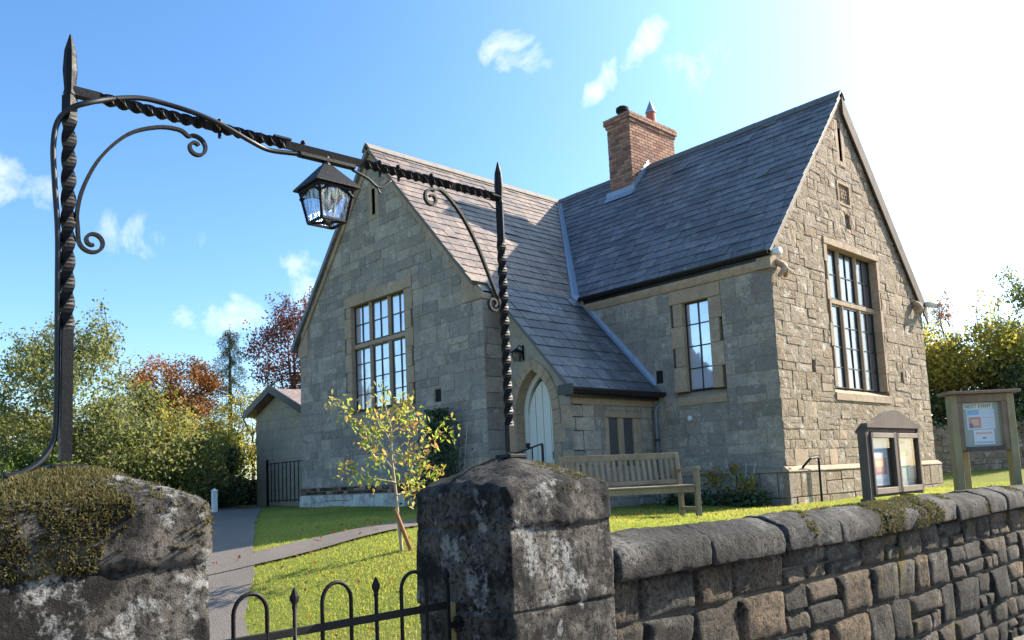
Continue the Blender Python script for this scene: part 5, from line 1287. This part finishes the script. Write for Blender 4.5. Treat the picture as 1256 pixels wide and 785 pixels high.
def crown_points(E, n_cl, per, cl_r, shell=.55, gap=.25):
    out, rr, cents = [], [], []
    for (cx, cy, cz, rx, ry, rz) in E:
        w = n_cl*rx*ry*rz/sum(e[3]*e[4]*e[5] for e in E); cnt = 0; tries = 0
        while cnt < w and tries < w*6:
            tries += 1
            v = rng.normal(0,1,3); v /= np.linalg.norm(v); r = shell+(1-shell)*rng.random()**.6
            wob = 1+.28*mnoise.noise(Vector(v)*2.3+Vector((cx,cy,cz)))
            p = np.array([cx,cy,cz])+v*r*wob*np.array([rx,ry,rz])
            if mnoise.noise(Vector(p)*.9) < -gap: continue
            q = cl_r*rng.uniform(.6,1.3); m = int(per*rng.uniform(.6,1.3)); tone = rng.random()
            pts = p+rng.normal(0,1,(m,3))*np.array([q,q,q*.7])*.55; out.append(pts); rr.append(np.clip(tone*.65+rng.random(m)*.45-.05, 0, 1)); cents.append(p); cnt += 1
    return np.concatenate(out), np.concatenate(rr), cents
def tree(name, label, cat, d, lat, E, mat, leaf=(.08,.13), n_cl=120, per=70, cl_r=.42, trunk_r=.12, group=None, shell=.5, gap=.22, limbs=10, bare=0, seed=0):
    """E: ellipsoids (dlat, dd, z, rlat, rd, rz) around the stem"""
    x, y = at(d, lat); g = tz(x, y); root = thing(name, label, cat, (x, y, g), group)
    EE = []
    for (dl, dd, z, rl, rd, rz) in E: px_, py_ = at(d+dd, lat+dl); EE.append((px_, py_, z, rl, rd, rz))
    pts, rr, cents = crown_points(EE, n_cl, per, cl_r, shell, gap)
    stuff_ = leaves('crown', pts, leaf, mat, root, rnd=rr)
    mb = MB(); top = max(e[2] for e in EE); c0 = EE[0]; tp = [(x,y,g-.1),(x+.05,y,g+(top-g)*.35),(x+(c0[0]-x)*.5,y+(c0[1]-y)*.5,g+(top-g)*.75),(c0[0],c0[1],top+.2)]
    mb.tube(smooth_line(tp, 4), [trunk_r*(1-.07*i) for i in range(13)], 8); mb.build('trunk', 'bark', root, smooth=True)
    mb = MB(); st = Vector(tp[1])
    for c in random.sample(cents, min(limbs, len(cents))):
        cv = Vector(c); b0 = st+(Vector(tp[3])-st)*random.uniform(0,.8); mid = b0.lerp(cv,.5)+Vector((random.uniform(-.2,.2),random.uniform(-.2,.2),random.uniform(0,.3)))
        mb.tube(smooth_line([b0, mid, cv], 4), [trunk_r*.4*(1-.095*i) for i in range(9)], 5)
    if bare:
        tips = sorted(cents, key=lambda c: -c[2])[:bare]; ex = []
        for c in tips:
            cv = Vector(c); e = cv+Vector((random.uniform(-.45,.45),random.uniform(-.45,.45),random.uniform(.35,.95))); L_ = smooth_line([cv-Vector((0,0,.4)), cv.lerp(e,.5)+Vector((random.uniform(-.15,.15),random.uniform(-.15,.15),0)), e], 3); mb.tube(L_, [.014-.0016*i for i in range(7)], 4)
            for q in L_[1:]: ex.append(np.array(q)+rng.normal(0,.09,(7,3)))
        ex = np.concatenate(ex); leaves('twig_leaves', ex, (leaf[0]*.8, leaf[1]*.9), mat, root)
    stuff(mb.build('limbs', 'bark', root)); return root
GL = 'trees behind the path'
tree('garden_tree', 'tall airy olive green tree at the left edge behind the iron post', 'tree', 21.5, -12.0, [(0,0,3.9,2.7,2.0,2.1),(-1.2,0,2.6,2.4,1.8,1.6),(1.3,-.3,2.6,1.9,1.6,1.5)], 'lf_olive', n_cl=400, per=85, bare=44, group=GL)
tree('garden_tree', 'broad yellowish green tree in front of the orange maple', 'tree', 20.4, -9.7, [(0,0,2.5,2.0,1.6,1.15),(-.8,0,2.2,1.7,1.5,1.1),(1.0,0,2.1,1.6,1.4,1.0)], 'lf_olive', n_cl=300, per=80, bare=10, group=GL)
tree('garden_tree', 'loose yellow green tree between the maple and the outbuilding', 'tree', 21.5, -8.65, [(0,0,2.7,1.1,1.2,1.05),(.1,0,2.2,1.1,1.1,.9)], 'lf_yellow', n_cl=140, per=65, bare=10, group=GL)
tree('evergreen_shrub', 'dark evergreen shrub against the outbuilding corner', 'shrub', 21.2, -7.65, [(0,0,1.95,.45,.5,.85)], 'lf_dark', (.05,.09), 70, 80, .25, .05)
tree('garden_shrub', 'dense green shrub at the foot of the trees left of the white post', 'shrub', 19.0, -11.5, [(0,0,1.9,2.2,1.0,1.0)], 'lf_green', (.06,.11), 90, 80, .35, .06)
tree('maple_tree', 'round crowned orange autumn maple rising behind the green trees', 'tree', 31, -13.0, [(0,0,5.6,1.95,1.8,1.5),(0,0,4.4,2.0,1.7,1.4)], 'lf_orange', (.09,.14), 190, 100, .42, .15, limbs=14)
tree('copper_beech', 'dark red copper beech standing beyond the outbuilding', 'tree', 34, -9.2, [(0,0,7.2,2.5,2.0,2.3),(1.5,0,5.5,2.3,2.0,2.0)], 'lf_copper', (.10,.16), 240, 65, .5, .2, gap=.2, bare=14)
tree('garden_tree', 'pale green tree filling the gap below the copper beech', 'tree', 29, -9.4, [(0,0,3.8,1.3,1.3,1.4)], 'lf_yellow', (.09,.14), 70, 70, .42, .1, group=GL)
# conifer: drooping whorls on a straight stem
x, y = at(35, -12.3); g = tz(x, y); CON = thing('conifer_tree', 'slender blue green conifer between the orange maple and the copper beech', 'tree', (x, y, g))
mb = MB(); mb.tube([(x,y,g),(x,y,g+4),(x,y,8.9)], [.14,.09,.01], 8); mb.build('trunk', 'bark', CON)
pts = []
for k in range(46):
    z = 3.2+(8.6-3.2)*k/45; r = .25+1.25*(1-(z-3.2)/5.7)**.8; a = k*2.4
    for b in range(3):
        aa = a+b*2.09; L = r*random.uniform(.7,1.15); t = np.linspace(.15,1,16)
        P = np.stack([x+np.cos(aa)*L*t, y+np.sin(aa)*L*t, z-.35*L*t**1.5+.1*L*t], 1); pts.append(np.repeat(P, 6, 0)+rng.normal(0,.06,(96,3)))
leaves('crown', np.concatenate(pts), (.06,.12), 'lf_fir', CON, aspect=.25)
tree('hedge', 'dark leafy hedge mass closing the view behind the field wall', 'hedge', 26.5, -11.5, [(0,0,2.3,5.5,.9,1.3)], 'lf_green', (.08,.13), 240, 60, .4, .06)
GR = 'trees beyond the boundary wall'
tree('laurel_bush', 'dark glossy laurel mass behind the events board', 'shrub', 22.3, 12.6, [(0,0,3.1,2.2,1.0,1.2),(-1.6,0,2.8,1.3,.9,1.0),(1.9,0,3.0,1.7,1.0,1.3)], 'lf_dark', (.10,.17), 260, 70, .4, .08)
tree('garden_tree', 'yellow and green autumn tree beside the sunlit gable', 'tree', 22.0, 12.2, [(0,0,4.5,1.5,1.0,1.0),(-1.0,0,4.2,1.1,.9,.9),(1.3,0,4.4,1.2,.9,.9)], 'lf_yellow', (.09,.15), 190, 70, .4, .1, group=GR, bare=12)
tree('garden_tree', 'tall olive tree at the right edge above the events board', 'tree', 23.0, 15.2, [(0,0,5.3,1.5,1.3,1.5),(.5,0,4.0,1.7,1.4,1.5)], 'lf_olive', (.09,.14), 190, 70, .4, .12, group=GR, bare=12)
tree('garden_tree', 'thin brownish treetop showing beyond the yellow tree', 'tree', 28, 15.3, [(0,0,5.9,.55,.5,1.2),(-1.2,0,5.0,.9,.7,.7)], 'lf_orange', (.08,.12), 34, 30, .35, .08, group=GR, bare=8)

# sapling on the lawn
sx, sy = 7.42, -4.66; sz = tz(sx, sy)
SAP = thing('sapling_tree', 'young sapling with yellow and reddish autumn leaves on the front lawn', 'tree', (sx, sy, sz))
S = lambda l, h, d=0.0: Vector((sx, sy, sz))+RH*l+FH*d+Vector((0,0,h))
trunk = [S(0,-.03), S(-.03,.35), S(-.05,.62,.02), S(-.075,.95,0), S(-.07,1.2,-.02), S(-.12,1.42,.01), S(-.17,1.64)]
mb = MB(); tl = smooth_line(trunk, 5); mb.tube(tl, [.019-.015*i/(len(tl)-1) for i in range(len(tl))], 7); mb.build('trunk', 'sap_bark', SAP, smooth=True)
br = [[S(-.075,.92),S(-.25,1.15,-.05),S(-.45,1.35,-.1),S(-.60,1.50,-.1)], [S(-.07,1.05),S(-.2,1.3,.1),S(-.3,1.42,.15)], [S(-.05,.68),S(-.22,.72,-.1),S(-.42,.80,-.15),S(-.58,.86,-.15)], [S(-.06,.88),S(.15,.98,-.1),S(.38,1.10,-.15),S(.56,1.20,-.2)],
      [S(-.07,1.1),S(.1,1.22,.1),S(.25,1.30,.15)], [S(-.05,.66),S(.1,.72,-.1),S(.3,.80,-.2),S(.42,.72,-.25)], [S(-.1,1.3),S(.02,1.45,-.05),S(.10,1.52,-.08)], [S(-.04,.55),S(.08,.58,.15),S(.2,.66,.25)], [S(-.08,1.18),S(-.28,1.2,.2),S(-.42,1.15,.28)], [S(-.07,.98),S(.12,.92,-.2),S(.3,.86,-.3)], [S(-.06,.8),S(-.2,.95,.2),S(-.33,1.0,.3)], [S(-.07,1.22),S(.06,1.3,-.2),S(.2,1.33,-.32)]]
pts = []
for k, b in enumerate(br):
    L = smooth_line(b, 6); mb = MB(); mb.tube(L, [.008-.006*i/(len(L)-1) for i in range(len(L))], 5); mb.build('branch', 'sap_bark', SAP, smooth=True)
    for p in L[4:]:
        for _ in range(6): pts.append(np.array(p)+rng.normal(0,.058,3)-np.array([0,0,.012]))
for p in tl[20:]:
    for _ in range(4): pts.append(np.array(p)+rng.normal(0,.06,3))
pts = np.array(pts); rr = np.array([min(.999, max(0, .35+.5*mnoise.noise(Vector(p)*3.2)+random.uniform(-.28,.28))) for p in pts])
leaves('foliage', pts, (.048,.080), 'lf_sap', SAP, aspect=.45, rnd=rr, droop=.8)
mb = MB(); mb.tube([S(.11,-.05,-.02), S(-.06,.42,.0)], .021, 8); tag(mb.build('tree_stake', 'stake', smooth=True), 'slanting brown wooden stake at the foot of the sapling', 'stake')

def shrub(name, label, base, pts_fn, n, mat, leaf, stems, cat='shrub', rnd=None):
    root = thing(name, label, cat, base); P = np.array([pts_fn() for _ in range(n)]); leaves('foliage', P, leaf, mat, root, rnd=rnd); mb = MB()
    for (a, b) in stems: mb.tube(smooth_line([a, Vector(a).lerp(Vector(b),.5)+Vector((random.uniform(-.05,.05),random.uniform(-.03,.03),0)), b], 4), [.012-.001*i for i in range(9)], 5)
    mb.build('stems', 'bark', root); return root
def climb():
    z = 1.2+1.75*rng.random()**1.1; w = .85*(1-.55*((z-1.2)/1.75)**1.5); return np.array([2.45+rng.normal(0,w*.42), -.22-abs(rng.normal(0,.12)), z])
shrub('wall_climber', 'dark leafy climber against the shaded gable behind the sapling', (2.45,-.2,1.15), climb, 2600, 'lf_dark', (.06,.10), [((2.4,-.12,1.1),(2.1,-.12,2.6)),((2.5,-.12,1.1),(2.9,-.12,2.5)),((2.45,-.12,1.1),(2.5,-.12,2.8))], 'climber')
def trellis(label, fr, u, z, spread, h, n0):
    root = thing('trellis', label, 'trellis', fr.p(u, n0, z))
    for k in range(4): a = -1+2*k/3; mb = MB(); mb.bar(fr.p(u+a*.06, n0, z), fr.p(u+a*spread, n0, z+h), .014, .01); mb.build('upright', 'bamboo', root)
    for q in (.45,.7,.95): w = .06+(spread-.06)*q; mb = MB(); mb.bar(fr.p(u-w, n0+.012, z+h*q), fr.p(u+w, n0+.012, z+h*q), .014, .008); mb.build('crosspiece', 'bamboo', root)
trellis('pale fan trellis half hidden in the dark climber', FL, 2.75, 1.2, .30, 1.45, .1)
trellis('pale fan trellis with a rose at the foot of the side wall', FS, 6.95, 1.05, .27, .66, .22)
def rose_pt():
    k = rng.choice(4, p=[.40,.30,.12,.18]); c = [(6.52,2.25,1.48),(7.12,2.28,1.36),(6.92,2.3,1.62),(6.8,2.3,1.15)][k]; s = [.13,.10,.06,.16][k]; return np.array(c)+rng.normal(0,1,3)*np.array([s,s*.7,s*.7])
shrub('rose_bush', 'straggly rose bush with leaves coloured bright as if in sun beside the trellis near the corner', (6.85,2.35,1.02), rose_pt, 420, 'lf_sap', (.06,.10), [((6.8,2.35,1.0),(6.52,2.25,1.5)),((6.85,2.35,1.0),(7.12,2.28,1.4)),((6.84,2.35,1.0),(6.92,2.3,1.65))])  # bright leaf colour stands in for sun falling on the rose
def low_pt(): return np.array([rng.uniform(5.6,7.45), 2.28+rng.normal(0,.10), 1.03+abs(rng.normal(0,.10))])
shrub('border_planting', 'low dark green planting along the foot of the side wall', (6.5,2.3,1.0), low_pt, 1500, 'lf_dark', (.05,.11), [], 'planting')

# lawn: grass blades
def path_dist(x, y):
    best = np.full(x.shape, 9.0)
    for L, hw in PATHS:
        for i in range(len(L)-1):
            a, b = L[i], L[i+1]; ab = b-a; t = np.clip(((x-a[0])*ab[0]+(y-a[1])*ab[1])/(ab@ab+1e-9), 0, 1); best = np.minimum(best, np.hypot(x-a[0]-ab[0]*t, y-a[1]-ab[1]*t)-hw)
    return best
N_ = 900000
gxs = rng.uniform(-2, 11.32, N_); gys = rng.uniform(-8.9, 9.5, N_)
dd = (gxs-CAM.x)*FH.x+(gys-CAM.y)*FH.y; ll = (gxs-CAM.x)*RH.x+(gys-CAM.y)*RH.y
keep = (dd > 3.0) & (np.abs(ll) < .72*dd+.3) & (rng.random(N_) < np.minimum(1, (7.5/np.maximum(dd,.1))**2))
inside = ((gxs > -3.25) & (gxs < 3.52) & (gys > -.04)) | ((gxs > 3.4) & (gxs < 5.1) & (gys > .42)) | ((gxs > 5) & (gxs < 7.73) & (gys > 2.55))
keep &= ~inside; gxs, gys = gxs[keep], gys[keep]; k2 = path_dist(gxs, gys) > rng.normal(-.03,.035,len(gxs))-.05*np.maximum(0,np.sin(gxs*7+gys*5)*np.sin(gys*9)); gxs, gys = gxs[k2], gys[k2]
P = np.stack([gxs, gys, tzv(gxs, gys)+.012*np.sin(gxs*3.1+gys*1.7)*np.sin(gys*2.3-gxs)], 1); Nn = np.tile(np.array([0,0,1.0]), (len(P),1))
tone = np.clip(.5+.35*np.sin(gxs*1.3+1.1*np.sin(gys*.9))*np.sin(gys*1.1+gxs*.4)+rng.normal(0,.22,len(P)), 0, 1)
g_ = tufts('grass', P, Nn, (.016,.036), 'grass', None, 1, .2, tone); g_['label'] = 'short bright mown grass covering the lawn'; g_['category'] = 'grass'
print('blades', len(P))
fx = rng.uniform(4.5,11,520); fy = rng.uniform(-8,2.4,520); m_ = (path_dist(fx,fy) > -.6)
lv = leaves('fallen_leaves', np.stack([fx[m_],fy[m_],tzv(fx[m_],fy[m_])+.045],1), (.04,.07), 'lf_orange', None, up=2.0, fold=.05); stuff(lv); lv['label'] = 'scattered brown fallen leaves on the lawn'; lv['category'] = 'leaves'
